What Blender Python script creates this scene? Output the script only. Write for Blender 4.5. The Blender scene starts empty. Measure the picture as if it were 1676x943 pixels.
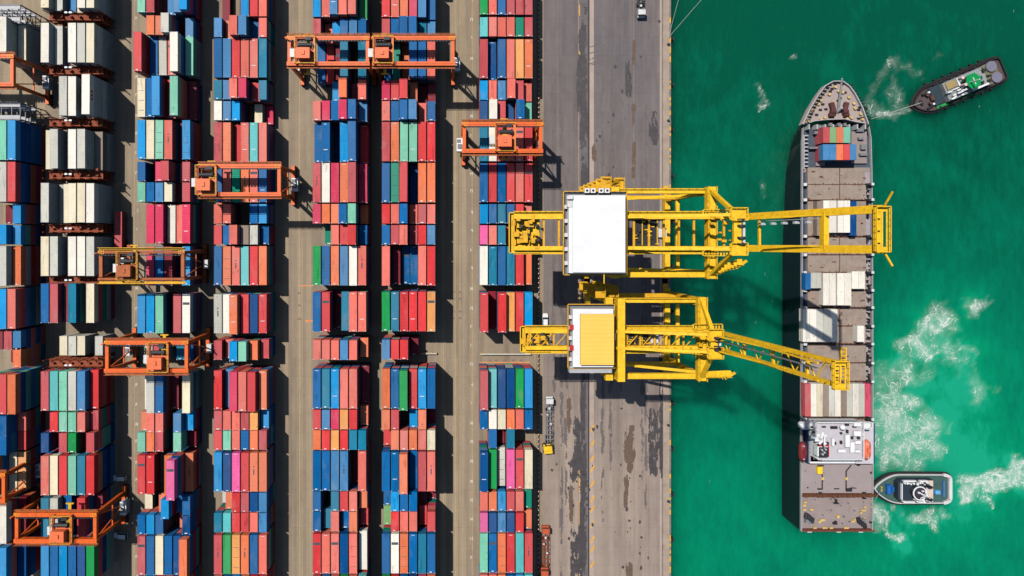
import bpy, bmesh, math, random
from mathutils import Vector, Matrix, noise as mnoise

random.seed(7)
sc = bpy.context.scene
H, F, NX, NY = 225.0, 1121.0, 745.0, 400.0      # camera height, focal length and the point straight below it, in photo pixels

# ------------------------------------------------------------------ camera, sky, sun, exposure
cam_d = bpy.data.cameras.new('camera')
cam = bpy.data.objects.new('camera', cam_d)
sc.collection.objects.link(cam)
cam.location = (0, 0, H)
cam.rotation_euler = (0, 0, 0)
cam_d.sensor_width = 36.0
cam_d.lens = F / 1676.0 * 36.0
cam_d.shift_x = (838.0 - NX) / 1676.0
cam_d.shift_y = -(471.5 - NY) / 1676.0
cam_d.clip_start = 1.0
cam_d.clip_end = 5000.0
sc.camera = cam

SH = (0.43, -0.42)                                # shadow offset on the ground per metre of height
elev = math.atan(1.0 / math.hypot(*SH))
to_sun = Vector((-SH[0], -SH[1], 1.0)).normalized()
world = bpy.data.worlds.new('World')
sc.world = world
world.use_nodes = True
wn = world.node_tree
wn.nodes.clear()
sky = wn.nodes.new('ShaderNodeTexSky')
sky.sky_type = 'NISHITA'
sky.sun_disc = False
sky.sun_elevation = elev
sky.sun_rotation = math.atan2(to_sun.x, to_sun.y)
sky.ozone_density = 3.5
sky.air_density = 1.3
bg = wn.nodes.new('ShaderNodeBackground')
bg.inputs['Strength'].default_value = 0.075
wo = wn.nodes.new('ShaderNodeOutputWorld')
wn.links.new(sky.outputs[0], bg.inputs[0])
wn.links.new(bg.outputs[0], wo.inputs[0])
sun_d = bpy.data.lights.new('sun', 'SUN')
sun_d.energy = 5.0
sun_d.angle = math.radians(0.5)
sun_d.color = (1.0, 0.955, 0.89)
sun = bpy.data.objects.new('sun', sun_d)
sc.collection.objects.link(sun)
sun.location = (-100, 100, 300)
sun.rotation_euler = to_sun.to_track_quat('Z', 'Y').to_euler()
sc.view_settings.view_transform = 'Standard'
sc.view_settings.look = 'None'
sc.view_settings.exposure = -0.22
sc.view_settings.gamma = 1.0
sc.view_settings.use_curve_mapping = False
sc.cycles.max_bounces = 5
sc.cycles.diffuse_bounces = 0

# ------------------------------------------------------------------ helpers
def W(px, py, z=0.0):
    """A photo pixel at height z as a point of the place, in metres."""
    k = (H - z) / F
    return Vector(((px - NX) * k, (NY - py) * k, z))

def lin(r, g, b):
    f = lambda c: (c / 255.0 / 12.92) if c <= 10 else ((c / 255.0 + 0.055) / 1.055) ** 2.4
    return (f(r), f(g), f(b))

MATS = {}
def mat(name, col, rough=0.6, metal=0.0, var=0.12, wear=0.0, scale=0.6, dirt=0.0, dirt_col=(0.09, 0.06, 0.045), stretch=(1, 1, 1), island=0.0, spec=0.4, fine=0.0):
    """A weathered paint or concrete: a base colour, broad tone changes and patches of dirt."""
    if name in MATS: return MATS[name]
    m = bpy.data.materials.new(name)
    m.use_nodes = True
    nt = m.node_tree
    N, L = nt.nodes, nt.links
    b = N['Principled BSDF']
    b.inputs['Roughness'].default_value = rough
    b.inputs['Metallic'].default_value = metal
    b.inputs['Specular IOR Level'].default_value = spec
    geo = N.new('ShaderNodeNewGeometry')
    mp = N.new('ShaderNodeMapping'); mp.inputs['Scale'].default_value = stretch
    L.new(geo.outputs['Position'], mp.inputs['Vector'])
    n1 = N.new('ShaderNodeTexNoise'); n1.inputs['Scale'].default_value = scale; n1.inputs['Detail'].default_value = 6; n1.inputs['Roughness'].default_value = 0.65
    L.new(mp.outputs[0], n1.inputs['Vector'])
    mr = N.new('ShaderNodeMapRange')
    mr.inputs['From Min'].default_value = 0.3; mr.inputs['From Max'].default_value = 0.7
    mr.inputs['To Min'].default_value = 1 - var; mr.inputs['To Max'].default_value = 1 + var
    L.new(n1.outputs['Fac'], mr.inputs['Value'])
    val = mr.outputs[0]
    if island:
        oi = N.new('ShaderNodeObjectInfo')
        ad = N.new('ShaderNodeMath'); ad.operation = 'ADD'
        L.new(geo.outputs['Random Per Island'], ad.inputs[0]); L.new(oi.outputs['Random'], ad.inputs[1])
        fr = N.new('ShaderNodeMath'); fr.operation = 'FRACT'; L.new(ad.outputs[0], fr.inputs[0])
        m2 = N.new('ShaderNodeMapRange'); m2.inputs['To Min'].default_value = 1 - island; m2.inputs['To Max'].default_value = 1 + island * 0.6
        L.new(fr.outputs[0], m2.inputs['Value'])
        mu = N.new('ShaderNodeMath'); mu.operation = 'MULTIPLY'
        L.new(val, mu.inputs[0]); L.new(m2.outputs[0], mu.inputs[1])
        val = mu.outputs[0]
    if fine:
        n3 = N.new('ShaderNodeTexNoise'); n3.inputs['Scale'].default_value = 3.0; n3.inputs['Detail'].default_value = 3
        L.new(mp.outputs[0], n3.inputs['Vector'])
        m3 = N.new('ShaderNodeMapRange'); m3.inputs['From Min'].default_value = 0.25; m3.inputs['From Max'].default_value = 0.75
        m3.inputs['To Min'].default_value = 1 - fine; m3.inputs['To Max'].default_value = 1 + fine
        L.new(n3.outputs['Fac'], m3.inputs['Value'])
        mu = N.new('ShaderNodeMath'); mu.operation = 'MULTIPLY'
        L.new(val, mu.inputs[0]); L.new(m3.outputs[0], mu.inputs[1])
        val = mu.outputs[0]
    sc_ = N.new('ShaderNodeVectorMath'); sc_.operation = 'SCALE'
    sc_.inputs[0].default_value = col
    L.new(val, sc_.inputs['Scale'])
    out = sc_.outputs[0]
    if dirt:
        n2 = N.new('ShaderNodeTexNoise'); n2.inputs['Scale'].default_value = scale * 1.7; n2.inputs['Detail'].default_value = 8; n2.inputs['Roughness'].default_value = 0.7
        L.new(geo.outputs['Position'], n2.inputs['Vector'])
        r2 = N.new('ShaderNodeMapRange'); r2.inputs['From Min'].default_value = 0.52; r2.inputs['From Max'].default_value = 0.75
        r2.inputs['To Max'].default_value = dirt
        L.new(n2.outputs['Fac'], r2.inputs['Value'])
        mx = N.new('ShaderNodeMix'); mx.data_type = 'RGBA'
        L.new(r2.outputs[0], mx.inputs['Factor']); L.new(out, mx.inputs['A'])
        mx.inputs['B'].default_value = (*dirt_col, 1)
        out = mx.outputs['Result']
    if wear:
        fd = N.new('ShaderNodeMix'); fd.data_type = 'RGBA'
        fm_ = N.new('ShaderNodeMath'); fm_.operation = 'MULTIPLY'; fm_.inputs[1].default_value = 0.42
        sq = N.new('ShaderNodeMath'); sq.operation = 'POWER'; sq.inputs[1].default_value = 1.6
        f7 = N.new('ShaderNodeMath'); f7.operation = 'MULTIPLY'; f7.inputs[1].default_value = 7.31
        f8 = N.new('ShaderNodeMath'); f8.operation = 'FRACT'
        L.new(fr.outputs[0], f7.inputs[0]); L.new(f7.outputs[0], f8.inputs[0]); L.new(f8.outputs[0], sq.inputs[0]); L.new(sq.outputs[0], fm_.inputs[0])
        L.new(fm_.outputs[0], fd.inputs['Factor']); L.new(out, fd.inputs['A'])
        g0 = 0.3 * col[0] + 0.5 * col[1] + 0.2 * col[2]
        fd.inputs['B'].default_value = (*(0.6 * v + 0.3 * g0 + 0.06 for v in col), 1)
        out = fd.outputs['Result']
        gray = 0.3 * col[0] + 0.5 * col[1] + 0.2 * col[2]
        for (sc2, lo, hi, amt, cc, st_) in ((0.22, 0.55, 0.72, wear, tuple(0.62 * v + 0.25 * gray + 0.07 for v in col), (1, 0.5, 1)), (0.9, 0.66, 0.74, 0.8, (0.10, 0.055, 0.035), (1, 0.6, 1)), (0.5, 0.60, 0.66, wear * 0.8, tuple(0.45 * v for v in col), (1.6, 0.25, 1))):
            mp2 = N.new('ShaderNodeMapping'); mp2.inputs['Scale'].default_value = st_; mp2.inputs['Location'].default_value = (sc2 * 37, sc2 * 91, sc2 * 13)
            ofs = N.new('ShaderNodeVectorMath'); ofs.operation = 'MULTIPLY_ADD'
            cmb = N.new('ShaderNodeCombineXYZ')
            L.new(fr.outputs[0], cmb.inputs[0]); L.new(fr.outputs[0], cmb.inputs[1])
            ofs.inputs[1].default_value = (300, 170, 0)
            L.new(cmb.outputs[0], ofs.inputs[0]); L.new(geo.outputs['Position'], ofs.inputs[2])
            L.new(ofs.outputs[0], mp2.inputs['Vector'])
            nn = N.new('ShaderNodeTexNoise'); nn.inputs['Scale'].default_value = sc2; nn.inputs['Detail'].default_value = 5; nn.inputs['Roughness'].default_value = 0.6
            L.new(mp2.outputs[0], nn.inputs['Vector'])
            rr = N.new('ShaderNodeMapRange'); rr.inputs['From Min'].default_value = lo; rr.inputs['From Max'].default_value = hi; rr.inputs['To Max'].default_value = amt
            L.new(nn.outputs['Fac'], rr.inputs['Value'])
            mx2 = N.new('ShaderNodeMix'); mx2.data_type = 'RGBA'
            L.new(rr.outputs[0], mx2.inputs['Factor']); L.new(out, mx2.inputs['A']); mx2.inputs['B'].default_value = (*cc, 1)
            out = mx2.outputs['Result']
    L.new(out, b.inputs['Base Color'])
    MATS[name] = m
    return m

class MB:
    """Collects boxes, beams, tubes and prisms; build() links them as one mesh object."""
    def __init__(s): s.v, s.f, s.m, s.g = [], [], [], []
    def add(s, vs, fs, mi=0):
        o = len(s.v)
        s.g.append((o, len(vs), len(s.f), len(fs)))
        s.v += [tuple(p) for p in vs]
        s.f += [tuple(i + o for i in f) for f in fs]
        s.m += [mi] * len(fs)
        return s
    def box(s, x0, y0, z0, x1, y1, z1, mi=0):
        x0, x1 = sorted((x0, x1)); y0, y1 = sorted((y0, y1)); z0, z1 = sorted((z0, z1))
        vs = [(x0, y0, z0), (x1, y0, z0), (x1, y1, z0), (x0, y1, z0), (x0, y0, z1), (x1, y0, z1), (x1, y1, z1), (x0, y1, z1)]
        return s.add(vs, [(0, 3, 2, 1), (4, 5, 6, 7), (0, 1, 5, 4), (1, 2, 6, 5), (2, 3, 7, 6), (3, 0, 4, 7)], mi)
    def beam(s, p, q, w, h, mi=0):
        p, q = Vector(p), Vector(q)
        d = (q - p).normalized()
        up = Vector((0, 0, 1)) if abs(d.z) < 0.95 else Vector((0, 1, 0))
        a = d.cross(up).normalized(); b = a.cross(d).normalized()
        a *= w / 2; b *= h / 2
        vs = [p - a - b, p + a - b, p + a + b, p - a + b, q - a - b, q + a - b, q + a + b, q - a + b]
        return s.add(vs, [(0, 3, 2, 1), (4, 5, 6, 7), (0, 1, 5, 4), (1, 2, 6, 5), (2, 3, 7, 6), (3, 0, 4, 7)], mi)
    def tube(s, p, q, r, n=8, r2=None, mi=0):
        p, q = Vector(p), Vector(q)
        r2 = r if r2 is None else r2
        d = (q - p).normalized()
        up = Vector((0, 0, 1)) if abs(d.z) < 0.95 else Vector((0, 1, 0))
        a = d.cross(up).normalized(); b = a.cross(d).normalized()
        vs = []
        for c, rr in ((p, r), (q, r2)):
            for i in range(n):
                t = 2 * math.pi * i / n
                vs.append(c + a * math.cos(t) * rr + b * math.sin(t) * rr)
        fs = [(i, (i + 1) % n, n + (i + 1) % n, n + i) for i in range(n)]
        fs += [tuple(range(n - 1, -1, -1)), tuple(range(n, 2 * n))]
        return s.add(vs, fs, mi)
    def prism(s, poly, z0, z1, mi=0, poly2=None):
        n = len(poly); poly2 = poly2 or poly
        g = lambda z, i: z[i] if isinstance(z, (list, tuple)) else z
        vs = [(p[0], p[1], g(z0, i)) for i, p in enumerate(poly)] + [(p[0], p[1], g(z1, i)) for i, p in enumerate(poly2)]
        fs = [(i, (i + 1) % n, n + (i + 1) % n, n + i) for i in range(n)]
        fs += [tuple(range(n - 1, -1, -1)), tuple(range(n, 2 * n))]
        return s.add(vs, fs, mi)
    def rail(s, pts, h=1.1, r=0.05, step=2.0, mi=0):
        for p, q in zip(pts, pts[1:]):
            p, q = Vector(p), Vector(q)
            L = (q - p).length
            n = max(1, int(L / step))
            for k in (0.5, 1.0):
                s.beam(p + Vector((0, 0, h * k)), q + Vector((0, 0, h * k)), r * 2, r * 2, mi)
            for i in range(n + 1):
                c = p.lerp(q, i / n)
                s.box(c.x - r, c.y - r, c.z, c.x + r, c.y + r, c.z + h, mi)
        return s
    def build(s, name, mats, parent=None, smooth=False, bevel=0.0):
        me = bpy.data.meshes.new(name)
        me.from_pydata(s.v, [], s.f)
        for m in (mats if isinstance(mats, (list, tuple)) else [mats]): me.materials.append(m)
        if any(s.m): me.polygons.foreach_set('material_index', s.m)
        bm = bmesh.new(); bm.from_mesh(me)
        bmesh.ops.recalc_face_normals(bm, faces=bm.faces)
        bm.to_mesh(me); bm.free()
        if smooth: me.polygons.foreach_set('use_smooth', [True] * len(me.polygons))
        o = bpy.data.objects.new(name, me)
        sc.collection.objects.link(o)
        if parent is not None: o.parent = parent
        if bevel:
            bv = o.modifiers.new('soft edges', 'BEVEL'); bv.width = bevel; bv.segments = 2; bv.limit_method = 'ANGLE'
        return o

def each(mb, name, mats, parent):
    """Every shape collected in mb as an object of its own."""
    for (v0, nv_, f0, nf_) in mb.g:
        o = MB(); o.add(mb.v[v0:v0 + nv_], [tuple(i - v0 for i in f) for f in mb.f[f0:f0 + nf_]])
        o.build(name, mats, parent)

def tag(o, label=None, cat=None, group=None, kind=None):
    if label: o['label'] = label
    if cat: o['category'] = cat
    if group: o['group'] = group
    if kind: o['kind'] = kind
    return o

def thing(name, label, cat, loc=(0, 0, 0), rz=0.0, group=None):
    o = bpy.data.objects.new(name, None)
    sc.collection.objects.link(o)
    o.empty_display_size = 0.5
    o.location = loc
    o.rotation_euler = (0, 0, rz)
    return tag(o, label, cat, group)

def copy_tree(o, parent=None):
    c = o.copy()
    sc.collection.objects.link(c)
    c.parent = parent
    for ch in list(o.children): copy_tree(ch, c)
    return c

# ------------------------------------------------------------------ materials
M = {}
M['steel_orange'] = mat('orange crane paint', lin(226, 98, 32), 0.5, var=0.14, scale=0.5, dirt=0.45, dirt_col=lin(96, 44, 28))
M['steel_brown'] = mat('rusty orange crane paint', lin(170, 88, 40), 0.6, var=0.22, scale=0.5, dirt=0.6, dirt_col=lin(80, 46, 32))
M['trolley_orange'] = mat('faded orange trolley paint', lin(232, 112, 66), 0.55, var=0.15, dirt=0.3, dirt_col=lin(110, 60, 40))
M['rust'] = mat('rust red rack paint', lin(142, 68, 40), 0.75, var=0.22, scale=0.8, dirt=0.4, dirt_col=lin(70, 40, 28))
M['yellow'] = mat('yellow crane paint', lin(242, 190, 34), 0.55, var=0.18, scale=0.6, dirt=0.7, dirt_col=lin(176, 112, 26), fine=0.08)
M['yellow_dull'] = mat('dull yellow crane paint', lin(222, 165, 25), 0.55, var=0.14, scale=0.5, dirt=0.5, dirt_col=lin(105, 72, 30))
M['roof_yellow'] = mat('pale yellow roof sheet', lin(243, 195, 88), 0.5, var=0.04, scale=0.15)
M['white'] = mat('white paint', (0.77, 0.77, 0.775), 0.45, var=0.05, scale=0.2, dirt=0.1, dirt_col=(0.45, 0.42, 0.4))
M['offwhite'] = mat('weathered white paint', (0.64, 0.63, 0.62), 0.5, var=0.08, dirt=0.3, dirt_col=(0.3, 0.26, 0.22))
M['grey'] = mat('light grey paint', (0.42, 0.42, 0.43), 0.5, var=0.1, dirt=0.2)
M['midgrey'] = mat('mid grey steel', (0.2, 0.2, 0.21), 0.55, var=0.12, dirt=0.3)
M['dark'] = mat('dark machinery', (0.025, 0.026, 0.03), 0.55, var=0.3)
M['rubber'] = mat('black rubber', (0.014, 0.014, 0.015), 0.8, var=0.2)
M['glass'] = mat('tinted glass', (0.02, 0.03, 0.04), 0.08, var=0.05, spec=0.8)
M['red'] = mat('red paint', lin(190, 40, 42), 0.5, var=0.1)
M['rope'] = mat('pale rope', (0.5, 0.48, 0.42), 0.9)
M['blue'] = mat('blue paint', lin(30, 95, 170), 0.45, var=0.1)
M['lifeboat'] = mat('orange lifeboat shell', lin(224, 112, 80), 0.45, var=0.05)
M['yellow_mark'] = mat('yellow road paint', lin(216, 158, 50), 0.7, var=0.25, scale=1.2, dirt=0.6, dirt_col=lin(120, 105, 90))
M['white_mark'] = mat('white road paint', lin(206, 196, 182), 0.7, var=0.2, scale=1.2, dirt=0.5, dirt_col=lin(150, 135, 115))
# ------------------------------------------------------------------ the setting: yard, quay, water
QX = 70.9                                         # quay edge
def ground_mat(name, c1, c2, streak, tone_y=None):
    m = bpy.data.materials.new(name); m.use_nodes = True
    nt = m.node_tree; N, L = nt.nodes, nt.links
    b = N['Principled BSDF']; b.inputs['Roughness'].default_value = 0.85; b.inputs['Specular IOR Level'].default_value = 0.25
    geo = N.new('ShaderNodeNewGeometry')
    def noise(scale, stretch, det=6, rough=0.6):
        mp = N.new('ShaderNodeMapping'); mp.inputs['Scale'].default_value = stretch
        L.new(geo.outputs['Position'], mp.inputs['Vector'])
        n = N.new('ShaderNodeTexNoise'); n.inputs['Scale'].default_value = scale; n.inputs['Detail'].default_value = det; n.inputs['Roughness'].default_value = rough
        L.new(mp.outputs[0], n.inputs['Vector'])
        return n.outputs['Fac']
    def rng(v, a, bb, c, d):
        r = N.new('ShaderNodeMapRange'); r.inputs['From Min'].default_value = a; r.inputs['From Max'].default_value = bb
        r.inputs['To Min'].default_value = c; r.inputs['To Max'].default_value = d
        L.new(v, r.inputs['Value']); return r.outputs[0]
    def math_(op, a, b_):
        x = N.new('ShaderNodeMath'); x.operation = op
        for i, v in enumerate((a, b_)):
            if isinstance(v, float): x.inputs[i].default_value = v
            else: L.new(v, x.inputs[i])
        return x.outputs[0]
    mix = N.new('ShaderNodeMix'); mix.data_type = 'RGBA'
    mix.inputs['A'].default_value = (*c1, 1); mix.inputs['B'].default_value = (*c2, 1)
    fac = rng(noise(0.02, (1, 0.6, 1), 5), 0.35, 0.65, 0.0, 1.0)
    if tone_y:
        sp = N.new('ShaderNodeSeparateXYZ'); L.new(geo.outputs['Position'], sp.inputs[0])
        fac = math_('ADD', math_('MULTIPLY', fac, 0.25), rng(sp.outputs['Y'], tone_y[0], tone_y[1], 0.0, 0.75))  # overall darkening towards the north put into the ground colour
    L.new(fac, mix.inputs['Factor'])
    v = math_('MULTIPLY', rng(noise(0.55, (1, 0.012, 1), 4), 0.3, 0.7, 1 - streak, 1 + streak), rng(noise(0.35, (1, 0.5, 1), 8, 0.7), 0.3, 0.7, 0.9, 1.1))
    v = math_('MULTIPLY', v, rng(noise(0.16, (1, 0.1, 1), 7, 0.7), 0.5, 0.74, 1.0, 0.66))
    v = math_('MULTIPLY', v, rng(noise(2.2, (1, 1, 1), 3), 0.3, 0.7, 0.95, 1.05))
    # slab joints across and along
    br = N.new('ShaderNodeTexBrick'); br.offset = 0.0
    br.inputs['Scale'].default_value = 1.0; br.inputs['Mortar Size'].default_value = 0.045; br.inputs['Brick Width'].default_value = 4.9; br.inputs['Row Height'].default_value = 6.2
    br.inputs['Color1'].default_value = (1, 1, 1, 1); br.inputs['Color2'].default_value = (0.95, 0.95, 0.95, 1); br.inputs['Mortar'].default_value = (0.8, 0.79, 0.78, 1)
    L.new(geo.outputs['Position'], br.inputs['Vector'])
    s = N.new('ShaderNodeVectorMath'); s.operation = 'SCALE'
    L.new(mix.outputs['Result'], s.inputs[0]); L.new(v, s.inputs['Scale'])
    mu = N.new('ShaderNodeVectorMath'); mu.operation = 'MULTIPLY'
    L.new(s.outputs[0], mu.inputs[0]); L.new(br.outputs['Color'], mu.inputs[1])
    L.new(mu.outputs[0], b.inputs['Base Color'])
    return m

yard_m = ground_mat('yard concrete', lin(138, 124, 107), lin(150, 134, 114), 0.12)
quay_m = ground_mat('quay asphalt', lin(160, 143, 129), lin(104, 98, 100), 0.11, (-75.0, 5.0))
lane_m = ground_mat('runway concrete', lin(160, 142, 118), lin(148, 133, 113), 0.12)
wall_m = mat('quay wall concrete', lin(120, 112, 105), 0.85, var=0.25, scale=0.3, dirt=0.6, dirt_col=lin(50, 50, 45))
stain_m = mat('oil stained asphalt', lin(70, 65, 66), 0.6, var=0.25, scale=0.5, fine=0.2)
rust_stain_m = mat('brown stained asphalt', lin(100, 82, 70), 0.8, var=0.15, scale=0.5, fine=0.15)
grey_strip_m = mat('worn grey channel cover', lin(104, 98, 98), 0.8, var=0.2, scale=0.3, fine=0.12, dirt=0.6, dirt_col=lin(60, 56, 58))
rail_m = mat('rail groove', lin(52, 48, 50), 0.6, var=0.2)
pale_strip_m = mat('pale concrete strip', lin(168, 150, 138), 0.85, var=0.12, scale=0.25, fine=0.08, dirt=0.3, dirt_col=lin(110, 92, 80))
tyre_m = mat('tyre rubber marks', lin(104, 95, 92), 0.85, var=0.1)
kerb_m = mat('edge concrete', lin(160, 142, 126), 0.85, var=0.15, scale=0.3, dirt=0.4, dirt_col=lin(90, 76, 66))

g = MB(); g.add([(-700, -600, 0), (QX - 3.0, -600, 0), (QX - 3.0, 600, 0), (-700, 600, 0)], [(0, 1, 2, 3)])
yard = tag(g.build('ground', yard_m), kind='structure')
q = MB(); q.add([(29.0, -400, 0.004), (QX - 3.0, -400, 0.004), (QX - 3.0, 400, 0.004), (29.0, 400, 0.004)], [(0, 1, 2, 3)])
quay = tag(q.build('quay_road', quay_m), kind='structure')
k = MB(); k.box(QX - 3.0, -600, -12, QX, 600, 0.02)
edge = tag(k.build('quay_wall', [wall_m]), 'concrete quay wall with a pale strip of yellow dashes along the water', 'quay wall')
k = MB(); k.box(QX - 2.6, -400, 0.021, QX - 0.55, 400, 0.035); k.build('edge_strip', kerb_m, edge)
d = MB(); y = -300.0
while y < 300:
    L_ = random.uniform(0.6, 2.2)
    if random.random() < 0.5: d.box(QX - 0.5, y, 0.0215, QX - 0.06, y + L_, 0.028)
    y += L_ + random.uniform(0.6, 1.6)
d.build('dashed_line', M['yellow_mark'], edge)

def strip(parent, name, m, x0, x1, y0, y1, z):
    return MB().add([(x0, y0, z), (x1, y0, z), (x1, y1, z), (x0, y1, z)], [(0, 1, 2, 3)]).build(name, m, parent)
gx = lambda px: (px - NX) * H / F
gy = lambda py: (NY - py) * H / F
# wheel runways between the blocks
for a, b_ in ((-148.5, -134.6), (-109.5, -107.2), (-103.5, -101.3), (-56.5, -54.8), (-52.0, -50.0), (-49.0, -47.2), (-5.0, -3.0), (-1.0, 0.9), (2.0, 3.6)):
    strip(yard, 'wheel_runway', lane_m, a, b_, -400, 400, 0.004)
rl = MB()
for xx in (-105.4, -51.1, -3.9, 0.0, 1.6, 5.6, 26.2):
    rl.add([(xx - 0.07, -400, 0.009), (xx + 0.07, -400, 0.009), (xx + 0.07, 400, 0.009), (xx - 0.07, 400, 0.009)], [(0, 1, 2, 3)])
rl.build('lane_line', mat('faded ochre lane line', lin(190, 158, 108), 0.8, var=0.25, scale=0.8, dirt=0.7, dirt_col=lin(158, 140, 116)), yard)
wm = MB()
for xx in (5.4, -104.6):
    for i in range(-8, 30):
        yy = gy(31 + i * 31.5 + random.uniform(-2, 2))
        for (a, b_, c, d_) in ((-0.4, -0.5, -0.2, 0.5), (0.2, -0.5, 0.4, 0.5), (-0.2, 0.32, 0.2, 0.5), (-0.2, -0.1, 0.2, 0.1)):
            if random.random() < 0.7:
                wm.add([(xx + a, yy + b_, 0.0095), (xx + c, yy + b_, 0.0095), (xx + c, yy + d_, 0.0095), (xx + a, yy + d_, 0.0095)], [(0, 1, 2, 3)])
wm.build('painted_mark', M['white_mark'], yard)

# strips that run along the quay
strip(quay, 'channel_cover', grey_strip_m, gx(950), gx(962), -400, 400, 0.009)
strip(quay, 'crane_rail', rail_m, gx(962.3), gx(964.3), -400, 400, 0.013)
strip(quay, 'pale_strip', pale_strip_m, gx(965), gx(972), -400, 400, 0.009)
strip(quay, 'crane_rail', rail_m, gx(1085.3), gx(1088), -400, 400, 0.013)
strip(quay, 'pale_strip', pale_strip_m, gx(1080), gx(1083.5), -400, 400, 0.009)
strip(quay, 'joint_line', mat('pale joint line', lin(150, 128, 112), 0.85, var=0.2, scale=0.5), gx(1037), gx(1037.8), -400, 400, 0.009)
strip(quay, 'joint_line', MATS['pale joint line'], gx(946.2), gx(947.6), -400, 400, 0.010)
yl = MB()
for a, b_ in ((8, 26), (84, 180), (480, 520), (690, 805), (820, 888), (934, 960)):
    yl.add([(gx(947.8), gy(b_), 0.0135), (gx(949.3), gy(b_), 0.0135), (gx(949.3), gy(a), 0.0135), (gx(947.8), gy(a), 0.0135)], [(0, 1, 2, 3)])
for i in range(16):
    yy = gy(700 + i * 22 + (i % 3) * 3)
    yl.add([(gx(966), yy - 0.9, 0.0135), (gx(968), yy - 1.5, 0.0135), (gx(973), yy + 0.5, 0.0135), (gx(972), yy + 1.2, 0.0135)], [(0, 1, 2, 3)])
yl.build('painted_line', M['yellow_mark'], quay)

SZ = [0.0]
def ragged(mb, x0, x1, y0, y1, z, rag=0.3, step=0.35, gap=0.0):
    """A stain dragged along by tyres: small cells kept where a noise says so, torn at the edges."""
    xa, xb, ya, yb = gx(x0) - 0.5, gx(x1) + 0.5, gy(y1) - 2.0, gy(y0) + 2.0
    nx_, ny_ = max(3, int((xb - xa) / 0.2)), max(4, int((yb - ya) / 0.34)); seed = random.random() * 90
    SZ[0] += 0.0005; z = z + SZ[0]
    w, h = (xb - xa) / nx_, (yb - ya) / ny_
    for i in range(nx_):
        run = None
        u = abs(2 * (i + 0.5) / nx_ - 1)
        for j in range(ny_ + 1):
            keep = False
            if j < ny_:
                v = abs(2 * (j + 0.5) / ny_ - 1)
                x, y = xa + i * w, ya + j * h
                f_ = 1.0 - 0.75 * u ** 2 - 0.8 * v ** 4 + 0.9 * mnoise.noise((x * 0.5 + seed, y * 0.16, 1)) + 0.7 * mnoise.noise((x * 1.6, y * 0.45, seed)) + 0.3 * mnoise.noise((x * 5, y * 2, seed))
                keep = f_ > 0.42 + gap
            if keep and run is None: run = j
            if not keep and run is not None:
                mb.add([(xa + i * w, ya + run * h, z), (xa + (i + 1) * w, ya + run * h, z), (xa + (i + 1) * w, ya + j * h, z), (xa + i * w, ya + j * h, z)], [(0, 1, 2, 3)]); run = None
def spots(mb, x0, x1, y0, y1, n, z, r=(0.15, 0.6)):
    for _ in range(n):
        cx, cy, rr = random.uniform(gx(x0), gx(x1)), random.uniform(gy(y1), gy(y0)), random.uniform(*r)
        z += 0.0004
        k_ = 9; st = random.uniform(0.8, 2.0)
        mb.add([(cx + math.cos(i / k_ * 6.283) * rr * random.uniform(0.6, 1.1), cy + math.sin(i / k_ * 6.283) * rr * st * random.uniform(0.6, 1.1), z) for i in range(k_)], [tuple(range(k_))])
st = MB()
for a in ((949, 959, 42, 150), (951, 960, 172, 232), (948, 957, 140, 180), (953, 960, 268, 308), (940, 950, 690, 762), (935, 948, 750, 778), (951, 958, 722, 860), (936, 958, 868, 960),
          (1026, 1034, 106, 152), (1064, 1076, 190, 228), (1063, 1076, 678, 715), (1064, 1076, 730, 772), (1081, 1084, 560, 780), (952, 957, 595, 720), (946, 951, 100, 180)):
    ragged(st, *a, 0.017, 0.3)
for a in ((930, 962, 740, 800, 26), (950, 962, 770, 880, 30), (950, 962, 170, 300, 18), (1020, 1050, 770, 930, 16), (960, 1075, 640, 930, 14), (900, 940, 700, 900, 8), (975, 1080, 10, 290, 14), (950, 962, 10, 60, 6)):
    spots(st, *a, 0.036)
st.build('oil_stain', stain_m, quay)
st = MB()
for a in ((1023, 1038, 706, 748), (1027, 1034, 740, 765), (1025, 1033, 930, 950)): ragged(st, *a, 0.016, 0.3)
for a in ((1036, 1038.5, 75, 100), (1036, 1038.5, 178, 200), (1036, 1038.5, 242, 282), (970, 974, 244, 258), (1023, 1027, 785, 830), (930, 934, 640, 700), (933, 936, 800, 850)): ragged(st, *a, 0.016, 0.3)
st.build('rust_stain', rust_stain_m, quay)
ty = MB()
for cx, cy, r, a0, a1 in ((958, 45, 42, 0.0, 1.5), (958, 35, 42, 0.1, 1.4), (958, 58, 46, 0.6, 1.5), (955, 60, 38, 0.5, 1.4), (958, 40, 66, 0.9, 1.5)):
    p = []
    for i in range(25):
        t = a0 + (a1 - a0) * i / 24
        p.append(((gx(cx + math.cos(t) * r), gy(cy + math.sin(t) * r)), (gx(cx + math.cos(t) * (r + 1.6)), gy(cy + math.sin(t) * (r + 1.6)))))
    for i in range(24):
        if random.random() < 0.85:
            ty.add([(*p[i][0], 0.0125), (*p[i][1], 0.0125), (*p[i + 1][1], 0.0125), (*p[i + 1][0], 0.0125)], [(0, 1, 2, 3)])
for xx in (985, 998, 1003, 1016, 1050, 1056, 905, 918, 925):
    ragged(ty, xx, xx + 2.2, random.uniform(-50, 200), random.uniform(600, 980), 0.012, 0.5, 1.2, 0.35)
ty.build('tyre_mark', tyre_m, quay)

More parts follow.
